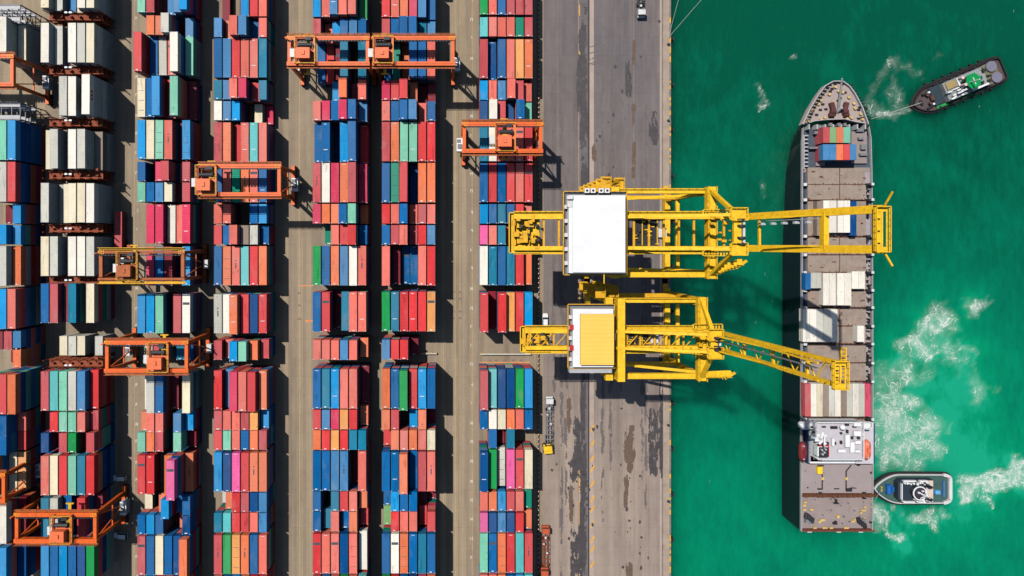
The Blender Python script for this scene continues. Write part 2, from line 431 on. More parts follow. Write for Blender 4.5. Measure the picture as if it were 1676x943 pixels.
# water: one sheet, finer where the photo looks at it; foam, cloudy water and overall tone are carried as numbers per vertex
WZ = -3.0
FOAM = []   # px, py, radius px, strength
def stroke(pts, r, s, step=5.0):
    for (x0, y0), (x1, y1) in zip(pts, pts[1:]):
        n = max(1, int(math.hypot(x1 - x0, y1 - y0) / step))
        for i in range(n): FOAM.append((x0 + (x1 - x0) * i / n, y0 + (y1 - y0) * i / n, r, s))
stroke([(1440, 650), (1460, 655), (1490, 650)], 14, 0.36)
stroke([(1445, 690), (1475, 690), (1505, 700), (1530, 705)], 17, 0.36)
stroke([(1440, 725), (1470, 735), (1500, 725), (1535, 725)], 13, 0.32)
stroke([(1440, 755), (1465, 750)], 10, 0.35)
stroke([(1480, 640), (1490, 615), (1500, 595)], 4, 0.3)
stroke([(1480, 575), (1505, 565), (1520, 580)], 10, 0.36)
stroke([(1505, 560), (1518, 530), (1540, 500)], 10, 0.3)
stroke([(1540, 540), (1545, 520), (1565, 525)], 11, 0.34)
stroke([(1520, 585), (1550, 562)], 6, 0.3)
stroke([(1585, 500), (1592, 482)], 7, 0.36); stroke([(1595, 485), (1612, 490)], 5, 0.26)
stroke([(1560, 565), (1600, 580)], 5, 0.2)
stroke([(1450, 660), (1470, 700), (1490, 735)], 34, 0.30); stroke([(1500, 690), (1520, 720)], 24, 0.26); stroke([(1490, 610), (1520, 560), (1545, 520)], 22, 0.20); stroke([(1475, 640), (1455, 745)], 14, 0.34)
stroke([(1530, 560), (1580, 600), (1610, 660)], 12, 0.14)
stroke([(1490, 755), (1495, 770)], 7, 0.3); stroke([(1470, 755), (1480, 770)], 4, 0.35)
stroke([(1578, 790), (1600, 775), (1640, 765)], 7, 0.52); stroke([(1578, 808), (1600, 800), (1640, 785), (1676, 780)], 8, 0.5)
stroke([(1580, 815), (1595, 812)], 5, 0.55); stroke([(1640, 765), (1690, 770)], 7, 0.46); stroke([(1625, 790), (1612, 820), (1628, 826)], 4, 0.5)
stroke([(1600, 790), (1660, 775)], 8, 0.4)
stroke([(1660, 752), (1690, 758)], 5, 0.42)
stroke([(1437, 840), (1440, 850)], 10, 0.4); stroke([(1465, 828), (1472, 840), (1480, 842)], 4, 0.46)
stroke([(1452, 850), (1458, 868), (1475, 880), (1486, 875)], 3.2, 0.5); stroke([(1490, 846), (1520, 845), (1530, 862)], 5, 0.33); stroke([(1540, 845), (1560, 843)], 4, 0.3)
stroke([(1430, 192), (1460, 182), (1490, 172)], 6, 0.22); stroke([(1425, 165), (1450, 130), (1500, 105)], 12, 0.10)
stroke([(1440, 190), (1445, 140)], 9, 0.10); stroke([(1470, 180), (1465, 140)], 9, 0.10); stroke([(1500, 110), (1550, 95)], 5, 0.10)
stroke([(1231, 140), (1238, 158), (1246, 178)], 2.2, 0.30); stroke([(1288, 88), (1300, 82)], 2.0, 0.2); stroke([(1243, 290), (1248, 330)], 3, 0.12)

TURB = [(1470, 700, 60, 0.35), (1520, 560, 50, 0.3), (1490, 700, 90, 0.4), (1560, 620, 80, 0.5), (1600, 700, 80, 0.35), (1540, 830, 110, 0.35), (1640, 600, 60, 0.25), (1120, 300, 60, 0.25), (1150, 560, 70, 0.2), (1140, 860, 120, 0.2), (1640, 800, 60, 0.3)]
import numpy as np
x0, x1, y0, y1, stp = QX, 215.0, -135.0, 95.0, 0.8
nx, ny = int((x1 - x0) / stp), int((y1 - y0) / stp)
xs = np.linspace(x0, x1, nx + 1); ys = np.linspace(y0, y1, ny + 1)
XX, YY = np.meshgrid(xs, ys)
kz = F / (H - WZ)
PX, PY = NX + XX * kz, NY - YY * kz
rng_ = np.random.default_rng(3)
def fbm(X_, Y_, freq, octs, seed):
    out = np.zeros_like(X_); amp = 1.0; tot = 0.0
    for o_ in range(octs):
        g_ = np.random.default_rng(seed + o_).random((256, 256))
        u, v = X_ * freq * 2 ** o_ + 500, Y_ * freq * 2 ** o_ + 500
        i, j = np.floor(u).astype(int), np.floor(v).astype(int); fu, fv = u - i, v - j
        fu, fv = fu * fu * (3 - 2 * fu), fv * fv * (3 - 2 * fv)
        i0, i1, j0, j1 = i % 256, (i + 1) % 256, j % 256, (j + 1) % 256
        out += amp * ((g_[i0, j0] * (1 - fu) + g_[i1, j0] * fu) * (1 - fv) + (g_[i0, j1] * (1 - fu) + g_[i1, j1] * fu) * fv)
        tot += amp; amp *= 0.55
    return out / tot
PX0, PY0 = PX.copy(), PY.copy()
PX = PX + (fbm(PX0, PY0, 0.03, 4, 11) - 0.5) * 46; PY = PY + (fbm(PX0, PY0, 0.03, 4, 31) - 0.5) * 46
foam = np.zeros_like(XX)
for fx, fy, r, s in FOAM:
    foam = np.maximum(foam, s * np.exp(-((PX - fx) ** 2 + (PY - fy) ** 2) / (2 * (r * 0.85) ** 2)))
foam = np.clip(foam * 1.7 - (0.56 - fbm(PX0, PY0, 0.05, 5, 51)) * 0.8, 0, 1) * (foam > 0.02)
PX, PY = PX0, PY0
turb_tone = np.zeros_like(XX)
for fx, fy, r, s in TURB:
    turb_tone += s * np.exp(-((PX - fx) ** 2 + (PY - fy) ** 2) / (2 * r * r))
wash = np.zeros_like(XX)
WX, WY = PX0 + (fbm(PX0, PY0, 0.02, 4, 71) - 0.5) * 60, PY0 + (fbm(PX0, PY0, 0.02, 4, 81) - 0.5) * 60
for fx, fy, r, s in FOAM[::2]:
    if fx > 1425 and fy > 450: wash = np.maximum(wash, min(1.0, s * 2.2) * np.exp(-((WX - fx) ** 2 + (WY - fy) ** 2) / (2 * (r * 1.5 + 9) ** 2)))
turb_tone *= 0.36 * np.clip(0.1 + 1.8 * fbm(WX, WY, 0.012, 5, 91), 0, 2)
turb_tone += 0.62 * wash * np.clip(2.4 * fbm(WX, WY, 0.03, 5, 95) - 0.5, 0, 1.6)
turb_tone += 0.5 * np.clip((PY - 60) / 800.0, 0, 1)  # water colour lightens steadily towards the south
verts = [(float(a), float(b), WZ) for a, b in zip(XX.ravel(), YY.ravel())]
idx = lambda i, j: j * (nx + 1) + i
faces = [(idx(i, j), idx(i + 1, j), idx(i + 1, j + 1), idx(i, j + 1)) for j in range(ny) for i in range(nx)]
nv = len(verts)
verts += [(QX, -900, WZ), (1400, -900, WZ), (1400, 900, WZ), (QX, 900, WZ)]
a, b_, c, d_ = nv, nv + 1, nv + 2, nv + 3
faces += [tuple([a, b_] + [idx(i, 0) for i in range(nx, -1, -1)]), tuple([b_, c] + [idx(nx, j) for j in range(ny, -1, -1)]), tuple([c, d_] + [idx(i, ny) for i in range(0, nx + 1)])]
me = bpy.data.meshes.new('water'); me.from_pydata(verts, [], faces)
for nm, arr, far in (('foam', foam, 0.0), ('turbidity_tone', turb_tone, 0.3)):
    at = me.attributes.new(nm, 'FLOAT', 'POINT')
    at.data.foreach_set('value', np.concatenate([arr.ravel(), np.full(4, far)]).astype(np.float32))
water = bpy.data.objects.new('water', me); sc.collection.objects.link(water); tag(water, kind='structure')
m = bpy.data.materials.new('harbour water'); m.use_nodes = True
nt = m.node_tree; N, L = nt.nodes, nt.links
b = N['Principled BSDF']
b.inputs['Roughness'].default_value = 0.12; b.inputs['IOR'].default_value = 1.33; b.inputs['Specular IOR Level'].default_value = 0.5
geo = N.new('ShaderNodeNewGeometry')
def nz(scale, stretch=(1, 1, 1), det=4, rough=0.6, rot=0.0, dist=0.0):
    mp = N.new('ShaderNodeMapping'); mp.inputs['Scale'].default_value = stretch; mp.inputs['Rotation'].default_value = (0, 0, rot)
    L.new(geo.outputs['Position'], mp.inputs['Vector'])
    n = N.new('ShaderNodeTexNoise'); n.inputs['Scale'].default_value = scale; n.inputs['Detail'].default_value = det; n.inputs['Roughness'].default_value = rough; n.inputs['Distortion'].default_value = dist
    L.new(mp.outputs[0], n.inputs['Vector']); return n
def rng(v, a, bb, c=0.0, d=1.0, smooth=False):
    r = N.new('ShaderNodeMapRange'); r.inputs['From Min'].default_value = a; r.inputs['From Max'].default_value = bb
    r.inputs['To Min'].default_value = c; r.inputs['To Max'].default_value = d
    if smooth: r.interpolation_type = 'SMOOTHSTEP'
    L.new(v, r.inputs['Value']); return r.outputs[0]
def mth(op, a, bb=None):
    x = N.new('ShaderNodeMath'); x.operation = op
    for i, v in enumerate((a, bb)):
        if v is None: continue
        if isinstance(v, (int, float)): x.inputs[i].default_value = v
        else: L.new(v, x.inputs[i])
    return x.outputs[0]
fa = N.new('ShaderNodeAttribute'); fa.attribute_name = 'foam'
ta = N.new('ShaderNodeAttribute'); ta.attribute_name = 'turbidity_tone'
cloud = nz(0.035, (1, 1, 1), 6, 0.62, 0.3, 0.8)
rip = nz(0.5, (1.0, 0.35, 1), 5, 0.65, 0.55)  # light and dark of small waves, put into the water colour
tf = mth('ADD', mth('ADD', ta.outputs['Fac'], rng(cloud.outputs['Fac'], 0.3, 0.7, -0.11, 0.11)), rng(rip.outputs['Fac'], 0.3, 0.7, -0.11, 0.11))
ramp = N.new('ShaderNodeValToRGB')
ramp.color_ramp.elements[0].position = 0.0; ramp.color_ramp.elements[0].color = (0.0003, 0.080, 0.043, 1)
ramp.color_ramp.elements[1].position = 1.0; ramp.color_ramp.elements[1].color = (0.001, 0.250, 0.128, 1)
e = ramp.color_ramp.elements.new(0.8); e.color = (0.0005, 0.250, 0.120, 1)
ramp.color_ramp.elements[-1].color = (0.008, 0.325, 0.182, 1)
e = ramp.color_ramp.elements.new(0.45); e.color = (0.0003, 0.168, 0.090, 1)
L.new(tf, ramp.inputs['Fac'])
# foam: curling threads and torn lace over a milky veil
brk = nz(0.22, (1, 1, 1), 6, 0.7, 1.0, 0.6)
f = mth('MULTIPLY', fa.outputs['Fac'], rng(brk.outputs['Fac'], 0.3, 0.68, 0.45, 1.35))
def threads(scale, w0, w1, det, dist, rot=0.0):
    n_ = nz(scale, (1, 1, 1), det, 0.55, rot, dist)
    r_ = mth('ABSOLUTE', mth('SUBTRACT', n_.outputs['Fac'], 0.5))
    wv = mth('MULTIPLY_ADD' if False else 'ADD', mth('MULTIPLY', f, w1), w0)
    return rng(mth('DIVIDE', r_, wv), 0.35, 1.0, 1.0, 0.0, True)
l1 = mth('MULTIPLY', threads(0.16, 0.004, 0.03, 3, 1.2), rng(f, 0.03, 0.22))
l2 = mth('MULTIPLY', threads(0.34, 0.006, 0.05, 3, 0.9, 1.1), rng(f, 0.10, 0.4))
l3 = mth('MULTIPLY', threads(0.8, 0.01, 0.08, 2, 0.6, 2.0), rng(f, 0.2, 0.55))
fine = nz(1.1, (1, 1, 1), 5, 0.7)
veil = mth('MULTIPLY', rng(f, 0.0, 0.6, 0.0, 0.5), rng(fine.outputs['Fac'], 0.3, 0.7, 0.55, 1.1))
core = mth('MULTIPLY', rng(f, 0.55, 0.95, 0.0, 0.9), rng(fine.outputs['Fac'], 0.45, 0.6, 0.0, 1.0))
fo = mth('MAXIMUM', mth('MAXIMUM', mth('MULTIPLY', l1, 0.95), mth('MAXIMUM', mth('MULTIPLY', l2, 0.8), mth('MULTIPLY', l3, 0.55))), mth('MAXIMUM', veil, core))
# a few sun glints painted into the water colour as pale flecks
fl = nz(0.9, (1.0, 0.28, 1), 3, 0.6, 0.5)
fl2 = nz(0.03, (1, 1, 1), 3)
glint = mth('MULTIPLY', rng(fl.outputs['Fac'], 0.735, 0.79), rng(fl2.outputs['Fac'], 0.50, 0.62, 0.0, 0.4))
fo = mth('MINIMUM', mth('MAXIMUM', fo, glint), 0.95)
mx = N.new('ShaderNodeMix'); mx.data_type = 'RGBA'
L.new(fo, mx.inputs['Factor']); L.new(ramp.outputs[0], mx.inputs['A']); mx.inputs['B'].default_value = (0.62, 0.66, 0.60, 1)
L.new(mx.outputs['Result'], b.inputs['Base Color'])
L.new(mth('ADD', mth('MULTIPLY', fo, 0.6), 0.13), b.inputs['Roughness'])
b.subsurface_method = 'BURLEY'
b.inputs['Subsurface Weight'].default_value = 1.0
b.inputs['Subsurface Radius'].default_value = (1.0, 1.0, 1.0)
b.inputs['Subsurface Scale'].default_value = 20.0
w1 = nz(0.55, (1.0, 0.45, 1), 4, 0.6, 0.5); w2 = nz(0.16, (1, 0.6, 1), 3, 0.5, 0.2); w3 = nz(1.7, (1, 0.6, 1), 3, 0.6, 0.8)
hgt = mth('ADD', mth('ADD', mth('MULTIPLY', w1.outputs['Fac'], 0.55), mth('MULTIPLY', w2.outputs['Fac'], 0.9)), mth('MULTIPLY', w3.outputs['Fac'], 0.18))
bp = N.new('ShaderNodeBump'); bp.inputs['Strength'].default_value = 0.55; bp.inputs['Distance'].default_value = 0.8
L.new(hgt, bp.inputs['Height']); L.new(bp.outputs[0], b.inputs['Normal'])
L.new(b.outputs[0], N['Material Output'].inputs[0])
me.materials.append(m)

# ------------------------------------------------------------------ containers
LIT = 0.86
PAL = {  # letter: (name, lit colour in the photo)
    'R': ('red', (226, 62, 64)), 'D': ('dusty red', (204, 86, 90)), 'C': ('coral', (238, 118, 102)), 'O': ('orange', (240, 126, 82)),
    'Y': ('apricot', (247, 168, 96)), 'P': ('crimson pink', (226, 62, 98)), 'M': ('magenta pink', (236, 98, 160)), 'm': ('dark maroon', (140, 36, 52)),
    'B': ('blue', (0, 102, 166)), 'N': ('navy', (0, 78, 140)), 'L': ('bright blue', (0, 150, 216)), 'S': ('faded blue', (76, 138, 188)), 'T': ('teal blue', (20, 128, 160)),
    'G': ('green', (30, 160, 82)), 'g': ('mint green', (128, 204, 172)), 'A': ('aqua', (98, 196, 194)), 'E': ('emerald green', (16, 146, 116)),
    'W': ('white', (246, 238, 222)), 'c': ('cream', (240, 226, 192)), 'y': ('light grey', (206, 203, 190)), 't': ('grey brown', (150, 132, 118)), 'K': ('olive green', (128, 170, 112)),
}
KEYS = list(PAL)
for kx, (nm, c_) in PAL.items():
    mat('container ' + nm, tuple(v * LIT for v in lin(*c_)), 0.5, var=0.12, wear=0.6, scale=0.35, dirt=0.5, dirt_col=tuple(0.62 * v * LIT + 0.012 for v in lin(*c_)), stretch=(1, 0.35, 1), island=0.16, spec=0.08, fine=0.07)
for kx in KEYS:
    nt_ = MATS['container ' + PAL[kx][0]].node_tree
    b_ = nt_.nodes['Principled BSDF']
    g_ = nt_.nodes.new('ShaderNodeNewGeometry'); wv = nt_.nodes.new('ShaderNodeTexWave')
    wv.bands_direction = 'Y'; wv.inputs['Scale'].default_value = 0.55; wv.inputs['Distortion'].default_value = 0.0
    bp_ = nt_.nodes.new('ShaderNodeBump'); bp_.inputs['Strength'].default_value = 0.22; bp_.inputs['Distance'].default_value = 0.12
    nt_.links.new(g_.outputs['Position'], wv.inputs['Vector']); nt_.links.new(wv.outputs['Fac'], bp_.inputs['Height']); nt_.links.new(bp_.outputs[0], b_.inputs['Normal'])
CM = [MATS['container ' + PAL[kx][0]] for kx in KEYS]
mark_m = mat('grimy roof mark', lin(70, 76, 84), 0.7, var=0.3, scale=1.5)
cast_m = mat('corner casting pale', lin(205, 205, 205), 0.6, var=0.2)

BLOCKS = {   # left edge of the block, default tiers, phrase, rows: (top pixel, bottom pixel, six stacks from the left)
 'G': (7.75, 4, 'block beside the quay', [
   (-40, 24, 'G C B D D D'), (27, 61, 'A C C C E D'), (64, 128, 'D N3 B C Y O'), (132, 163, 'L C S C5 D C3'), (165, 197, 'N W5 D N3 B5 g3'), (200, 264, 'T W R C C R'),
   (267, 331, 'B R B R C R'), (334, 366, 'L B T B R C3'), (369, 400, 'M C T O3 R C'), (403, 467, 'W T B T R O3'), (478, 543, 'R5 m2 R5 Y R L'),
   (603, 669, 'D5 A N N G L'), (671, 703, 'B W c O C B'), (704, 732, '- B m2 T - -'), (735, 801, 'N5 G y3 M R c'), (803, 838, 'C O L4 D C E3'), (841, 870, 'M N S N R O3'), (873, 938, 'g B O R A R'), (941, 1005, 'C C O B L A')]),
 'F': (-22.7, 5, 'second block from the quay', [
   (-37, 28, 'R C O P S B4'), (31, 62, 'D B B6 B6 T4 S4'), (63, 128, 'N2 E3 O2 B B C'), (132, 163, 'P R R6 O4 m2 m3'), (166, 197, 'C B B6 S6 C4 B'), (200, 264, 'D O g g R R'),
   (267, 331, 'B E R6 N3 O O'), (334, 366, 'R C B6 C4 D C'), (369, 400, 'B D C6 D4 R S'), (403, 467, 'C m3 B2 B3 C R'), (477, 543, 'G T R R R Y'), (556, 589, 'S R R m2 - -'),
   (604, 669, 'O B G6 R L B'), (671, 703, 'O D - L4 O m2'), (705, 736, 'R3 O C O C c'), (739, 805, 'B B O6 B4 D C'), (806, 836, 'B3 L B B m2 m1'), (838, 870, 'K3 R C C R3 R'), (873, 940, 'B W O B T B'), (943, 1007, 'G R B N P O')]),
 'E': (-44.1, 5, 'third block from the quay', [
   (-37, 28, 'L C S6 C6 C6 G4'), (31, 62, 'D C3 L4 B S B'), (63, 128, 'B2 R2 m2 T - T'), (131, 162, '- - L4 O6 D3 C'), (165, 197, 'C P B P6 B6 S4'), (201, 264, 'B4 B N2 L5 B6 R3'),
   (267, 331, 'D W P O5 D6 P4'), (334, 366, 'P O O B6 g6 O3'), (369, 400, '- E3 C R R6 B4'), (403, 467, 'G B O S W C'), (478, 543, 'B R m2 T4 C C'), (556, 590, 'C C C S C O3'),
   (604, 669, 'B T L C C m2'), (671, 703, 'R S P Y R O3'), (705, 736, 'O R Y R T T'), (738, 804, 'B B S S m2 C'), (805, 836, 'B - T R C O4'), (838, 870, 'B T4 C B4 O R3'), (873, 940, 'R C C N C W4'), (943, 1007, 'R B C G C A')]),
 'D': (-75.6, 4, 'fourth block from the quay', [
   (-37, 27, 'm1 - m1 L R C'), (29, 61, 'S O3 C5 S5 B3 C'), (63, 127, 'B S R C C T'), (131, 163, 'T S C5 P5 R3 T'), (165, 197, 'W S L - c2 P1'), (201, 264, 'D O R3 C A C'),
   (267, 331, 'B C E O C B'), (334, 366, 'C C - - B L'), (369, 400, 'R B C5 t y B3'), (403, 467, 'B O C A R O'), (480, 547, 'y W O5 R N R'), (557, 590, 'D C3 L5 g5 O D3'),
   (606, 671, 'R S3 P5 C5 R5 O'), (673, 704, 'D C C D Y L3'), (705, 737, 'R g C B O D'), (741, 805, 'L N M R O O'), (807, 838, 'y1 O3 R D N S'), (840, 871, 'T A R R C S'), (875, 941, 'D G Y O B C'), (943, 1007, 'C B L O R R')]),
 'C': (-99.6, 4, 'fifth block from the quay', [
   (-44, 20, 'g D m2 S3 S L5'), (25, 57, 'g1 O O y5 m1 S3'), (55, 121, 'R5 B3 y3 C3 W5 g3'), (127, 192, 'c B L5 R3 g5 m2'), (196, 261, 'L c g C m2 L'), (264, 297, 'B - P D5 C2 D'),
   (298, 331, 'g B S c - D'), (333, 400, '- P P W3 C3 P'), (403, 468, '- P B m - L'), (480, 547, 'L L g - D W'), (556, 595, 'y2 R2 T3 - T3 N3'), (611, 678, 'W2 y B m2 - c'),
   (680, 705, 'O3 C C - S L3'), (706, 741, 'g O D - g m2'), (744, 811, 'R R m1 O M6 O3'), (813, 844, 'c2 - O3 L5 B3 B4'), (845, 873, 'B L B m1 O2 N4'), (877, 942, 'D B c B N O5'), (944, 1008, 'T L R O B C')]),
 'A': (-151.0, 6, 'outermost block beyond the white reefers', [
   (196, 262, '- - - L g L'), (265, 330, '- - - y y R'), (333, 365, '- - - m3 m3 L5'), (368, 400, '- - - L L L5'), (403, 468, '- - - D y O5'), (472, 540, '- - - D L C'),
   (545, 572, '- - - m5 D5 S5'), (574, 601, '- - - m2 m2 O5'), (612, 680, '- - - D R O'), (682, 713, '- - - B B C4'), (715, 743, '- - - L B R4'), (748, 814, '- - - O c4 Y4'), (822, 893, '- - - D W m4'), (897, 962, '- - - y L N4')]),
 'B': (-128.3, 5, 'white reefer block', [
   (464, 529, 'B D m4 T G3 c'), (605, 675, 'D A g y S R4'), (677, 705, 'm2 R g g C D4'), (708, 742, 'N5 m3 D G m2 D'), (744, 813, 'C c R g T R'), (816, 880, 'T y B4 N3 R m3'), (888, 953, 'L B L B N G')]),
}
REEF = [  # reefer rows of block B
   (-52, 13, 'c y4 S3 c3 W c'), (37, 103, 'W y4 y3 W y c'), (124, 190, '- y3 y W c3 W6'), (211, 276, 'c4 y t3 W y t3'), (299, 365, 'y y3 c4 c c W'), (387, 452, 'c y c3 W W y'), (553, 587, '- c3 y3 c3 - y3')]
REEF_A = [(27, 92, '- - - t5 W c4')]

def container_mesh(name, L_, variant=0, hgt=2.59, reefer=False):
    mb = MB(); w = 1.22; l = L_ / 2
    mb.box(-w + 0.03, -l + 0.03, 0.05, w - 0.03, l - 0.03, hgt - 0.03)
    for sx in (-1, 1):
        mb.box(sx * w, -l, hgt - 0.1, sx * (w - 0.1), l, hgt)
        mb.box(sx * w, -l, 0.0, sx * (w - 0.08), l, 0.14)
        for sy in (-1, 1):
            mb.box(sx * w, sy * l, 0.14, sx * (w - 0.14), sy * (l - 0.14), hgt - 0.1)
            mb.box(sx * (w + 0.012), sy * (l + 0.012), hgt - 0.12, sx * (w - 0.18), sy * (l - 0.2), hgt + 0.015, 1 if (sy < 0 and variant != 1) else 0)
    for sy in (-1, 1):
        mb.box(-w + 0.1, sy * l, hgt - 0.1, w - 0.1, sy * (l - 0.1), hgt - 0.002)
    for x in (-0.75, -0.3, 0.3, 0.75):
        mb.box(x - 0.03, -l - 0.02, 0.15, x + 0.03, -l + 0.02, hgt - 0.15, 1)
    if variant == 0: mb.box(-0.5, -l + 0.25, hgt - 0.029, 0.15, -l + 0.6, hgt - 0.022, 1)
    if variant == 2: mb.box(-0.25, -l + 0.2, hgt - 0.029, 0.45, -l + 0.42, hgt - 0.022, 1); mb.box(-0.5, l - 0.5, hgt - 0.029, 0.5, l - 0.35, hgt - 0.022, 1)
    zr = hgt - 0.028
    if variant == 4:
        mb.box(-0.18, -0.9, zr, 0.18, 0.9, zr + 0.006, 2); mb.box(-0.2, 1.5, zr, 0.2, 1.9, zr + 0.006, 2)
    if variant == 5:
        mb.box(-0.7, -2.4, zr, 0.6, -2.2, zr + 0.006, 1); mb.box(-0.6, l - 0.6, zr, 0.2, l - 0.4, zr + 0.006, 1)
    if variant == 6:
        mb.box(-1.05, l - 3.4, zr, 1.05, l - 2.6, zr + 0.006, 2); mb.box(-0.4, -l + 0.3, zr, 0.3, -l + 0.65, zr + 0.006, 1)
    if variant == 7:
        for i in range(3): mb.box(-0.9, -l + 2.0 + i * 3.1, zr, 0.9, -l + 2.12 + i * 3.1, zr + 0.006, 2)
    if reefer:
        mb.box(-1.0, l - 0.05, 0.4, 1.0, l + 0.0, hgt - 0.2, 1)
    if variant == 3:  # painted side marks
        for i in range(3): mb.box(w - 0.03, -1.6 + i * 1.2, 0.7, w + 0.004, -0.9 + i * 1.2, 1.9, 2)
    o = mb.build(name, [CM[0], cast_m, M['red'] if variant == 3 else mark_m])
    me_ = o.data
    bpy.data.objects.remove(o)
    return me_
T = 2.59
LONG = [container_mesh('shipping_container', 12.19, v) for v in (0, 1, 2, 0, 1, 2, 0, 1, 4, 6, 7, 1, 0, 5)]
REEFM = [container_mesh('reefer_container', 12.19, 1, reefer=True), container_mesh('reefer_container', 12.19, 3, reefer=True)]
REEFS = container_mesh('reefer_container', 6.06, 1, reefer=True)

def put(me_, name, col, x, y, z, label, cat, group):
    o = bpy.data.objects.new(name, me_)
    sc.collection.objects.link(o)
    o.location = (x, y, z)
    o.rotation_euler = (0, 0, random.gauss(0, 0.0022))
    o.material_slots[0].link = 'OBJECT'
    o.material_slots[0].material = MATS['container ' + PAL[col][0]]
    return tag(o, label, cat, group)

ORD = 'zeroth first second third fourth fifth sixth seventh eighth ninth tenth eleventh twelfth'.split()
def row_labels(cells, where, noun):
    """cells: letters or None from the left; a label for each that no other container of the row shares."""
    out = []
    n_all = [PAL[c_][0] for c_ in cells if c_]
    def nb(i):
        l = next((PAL[cells[j]][0] for j in range(i - 1, -1, -1) if cells[j]), None)
        r = next((PAL[cells[j]][0] for j in range(i + 1, len(cells)) if cells[j]), None)
        return l, r
    for i, c_ in enumerate(cells):
        if not c_: out.append(None); continue
        nm = PAL[c_][0]
        same = [j for j in range(len(cells)) if cells[j] == c_]
        l, r = nb(i)
        if len(same) == 1: t_ = f'only {nm} {noun} in the {where}'
        elif l and r and sum(1 for j in same if nb(j) == (l, r)) == 1: t_ = f'{nm} {noun} between {l} and {r}, {where}'
        else: t_ = f'{ORD[same.index(i) + 1]} {nm} {noun} from the left, {where}'
        if len(t_.split()) > 16: t_ = f'{ORD[same.index(i) + 1]} {nm} {noun} from left, {where}'
        out.append(t_)
    return out

stuff = MB(); FILL = 'RCOBBNTLSDPgEyCRBD'
def simple_box(x, y, z, L_, letter):
    mi = KEYS.index(letter)
    stuff.box(x - 1.2, y - L_ / 2 + 0.02, z + 0.04, x + 1.2, y + L_ / 2 - 0.02, z + T - 0.02, mi)
def short_top(x, y, z, L_, letter):
    mi = KEYS.index(letter)
    stuff.box(x - 1.19, y - L_ / 2 + 0.03, z + 0.04, x + 1.19, y + L_ / 2 - 0.03, z + T - 0.03, mi)
    for sx in (-1, 1):
        stuff.box(x + sx * 1.22, y - L_ / 2, z + T - 0.1, x + sx * 1.12, y + L_ / 2, z + T, mi)
        for sy in (-1, 1):
            stuff.box(x + sx * 1.23, y + sy * (L_ / 2 + 0.01), z + T - 0.12, x + sx * 1.04, y + sy * (L_ / 2 - 0.19), z + T + 0.015, len(KEYS) if sy < 0 and random.random() < 0.6 else mi)
    if random.random() < 0.5:
        stuff.box(x - 0.5, y - L_ / 2 + 0.2, z + T - 0.029, x + random.uniform(0, 0.5), y - L_ / 2 + 0.5, z + T - 0.022, len(KEYS))

n_ind = 0
PITCH = 2.81
def lay_row(bk, left, tiers, phrase, row, idx_long, kind='shipping_container', top_only=False):
    global n_ind
    pa, pb, toks = row
    long_ = (pb - pa) > 45
    zt = tiers * T
    kk = (H - zt) / F
    yc = (NY - (pa + pb) / 2) * kk
    L_ = 12.19 if long_ else 6.06
    cells, hs = [], []
    for t_ in toks.split():
        cells.append(None if t_[0] == '-' else t_[0])
        hs.append(int(t_[1:]) if len(t_) > 1 else tiers)
    vis = pb > 4 and pa < 938
    where = f'{ORD[min(idx_long, 12)]} long row down, {phrase}' if kind == 'shipping_container' else f'{ORD[idx_long]} row down, {phrase}'
    labs = row_labels([c_ if hs[i] >= 1 else None for i, c_ in enumerate(cells)], where, 'container' if kind == 'shipping_container' else 'reefer')
    for i, c_ in enumerate(cells):
        if c_ is None: continue
        x = left + PITCH * i + 1.22
        jy = random.uniform(-0.06, 0.06)
        for t_ in range(hs[i] - 1):
            simple_box(x + random.uniform(-0.03, 0.03), yc + jy, t_ * T, L_, random.choice('yyyWyyc' if kind != 'shipping_container' else FILL))
        z = (hs[i] - 1) * T
        if kind != 'shipping_container':
            me_ = (REEFM[1] if i == 5 and idx_long == 3 else REEFM[0]) if long_ else REEFS
            o = put(me_, 'reefer_container', c_, x, yc + jy, z, labs[i], 'reefer', 'white reefer containers between the racks')
            if idx_long == 3 and i == 5: o['label'] = 'white reefer with red side marks, third row down, white reefer block'
        elif long_ and vis and n_ind < 264:
            put(random.choice(LONG), 'shipping_container', c_, x, yc + jy, z, labs[i], 'container', 'shipping containers stacked in the yard')
            n_ind += 1
        else:
            short_top(x, yc + jy, z, L_, c_)
for bk, (left, tiers, phrase, rows) in BLOCKS.items():
    idx = 0
    for row in rows:
        if row[1] - row[0] > 45: idx += 1
        lay_row(bk, left, tiers, phrase, row, idx)
for j, row in enumerate(REEF): lay_row('B', -128.3, 5, 'white reefer block', row, j + 1, 'reefer_container')
lay_row('A', -151.0, 6, 'beside the grey racks', REEF_A[0], 1, 'reefer_container')
# one row of stacks beyond the top of the picture
for left, tiers in ((7.75, 4), (-22.7, 5), (-44.1, 5), (-75.6, 4), (-99.6, 4)):
    for i in range(6):
        for t_ in range(tiers): simple_box(left + PITCH * i + 1.22, 91.0, t_ * T, 12.19, random.choice(FILL))
tag(stuff.build('stacked_containers', CM + [cast_m]), 'short containers and lower tiers filling the stacks of the yard', 'containers', kind='stuff')
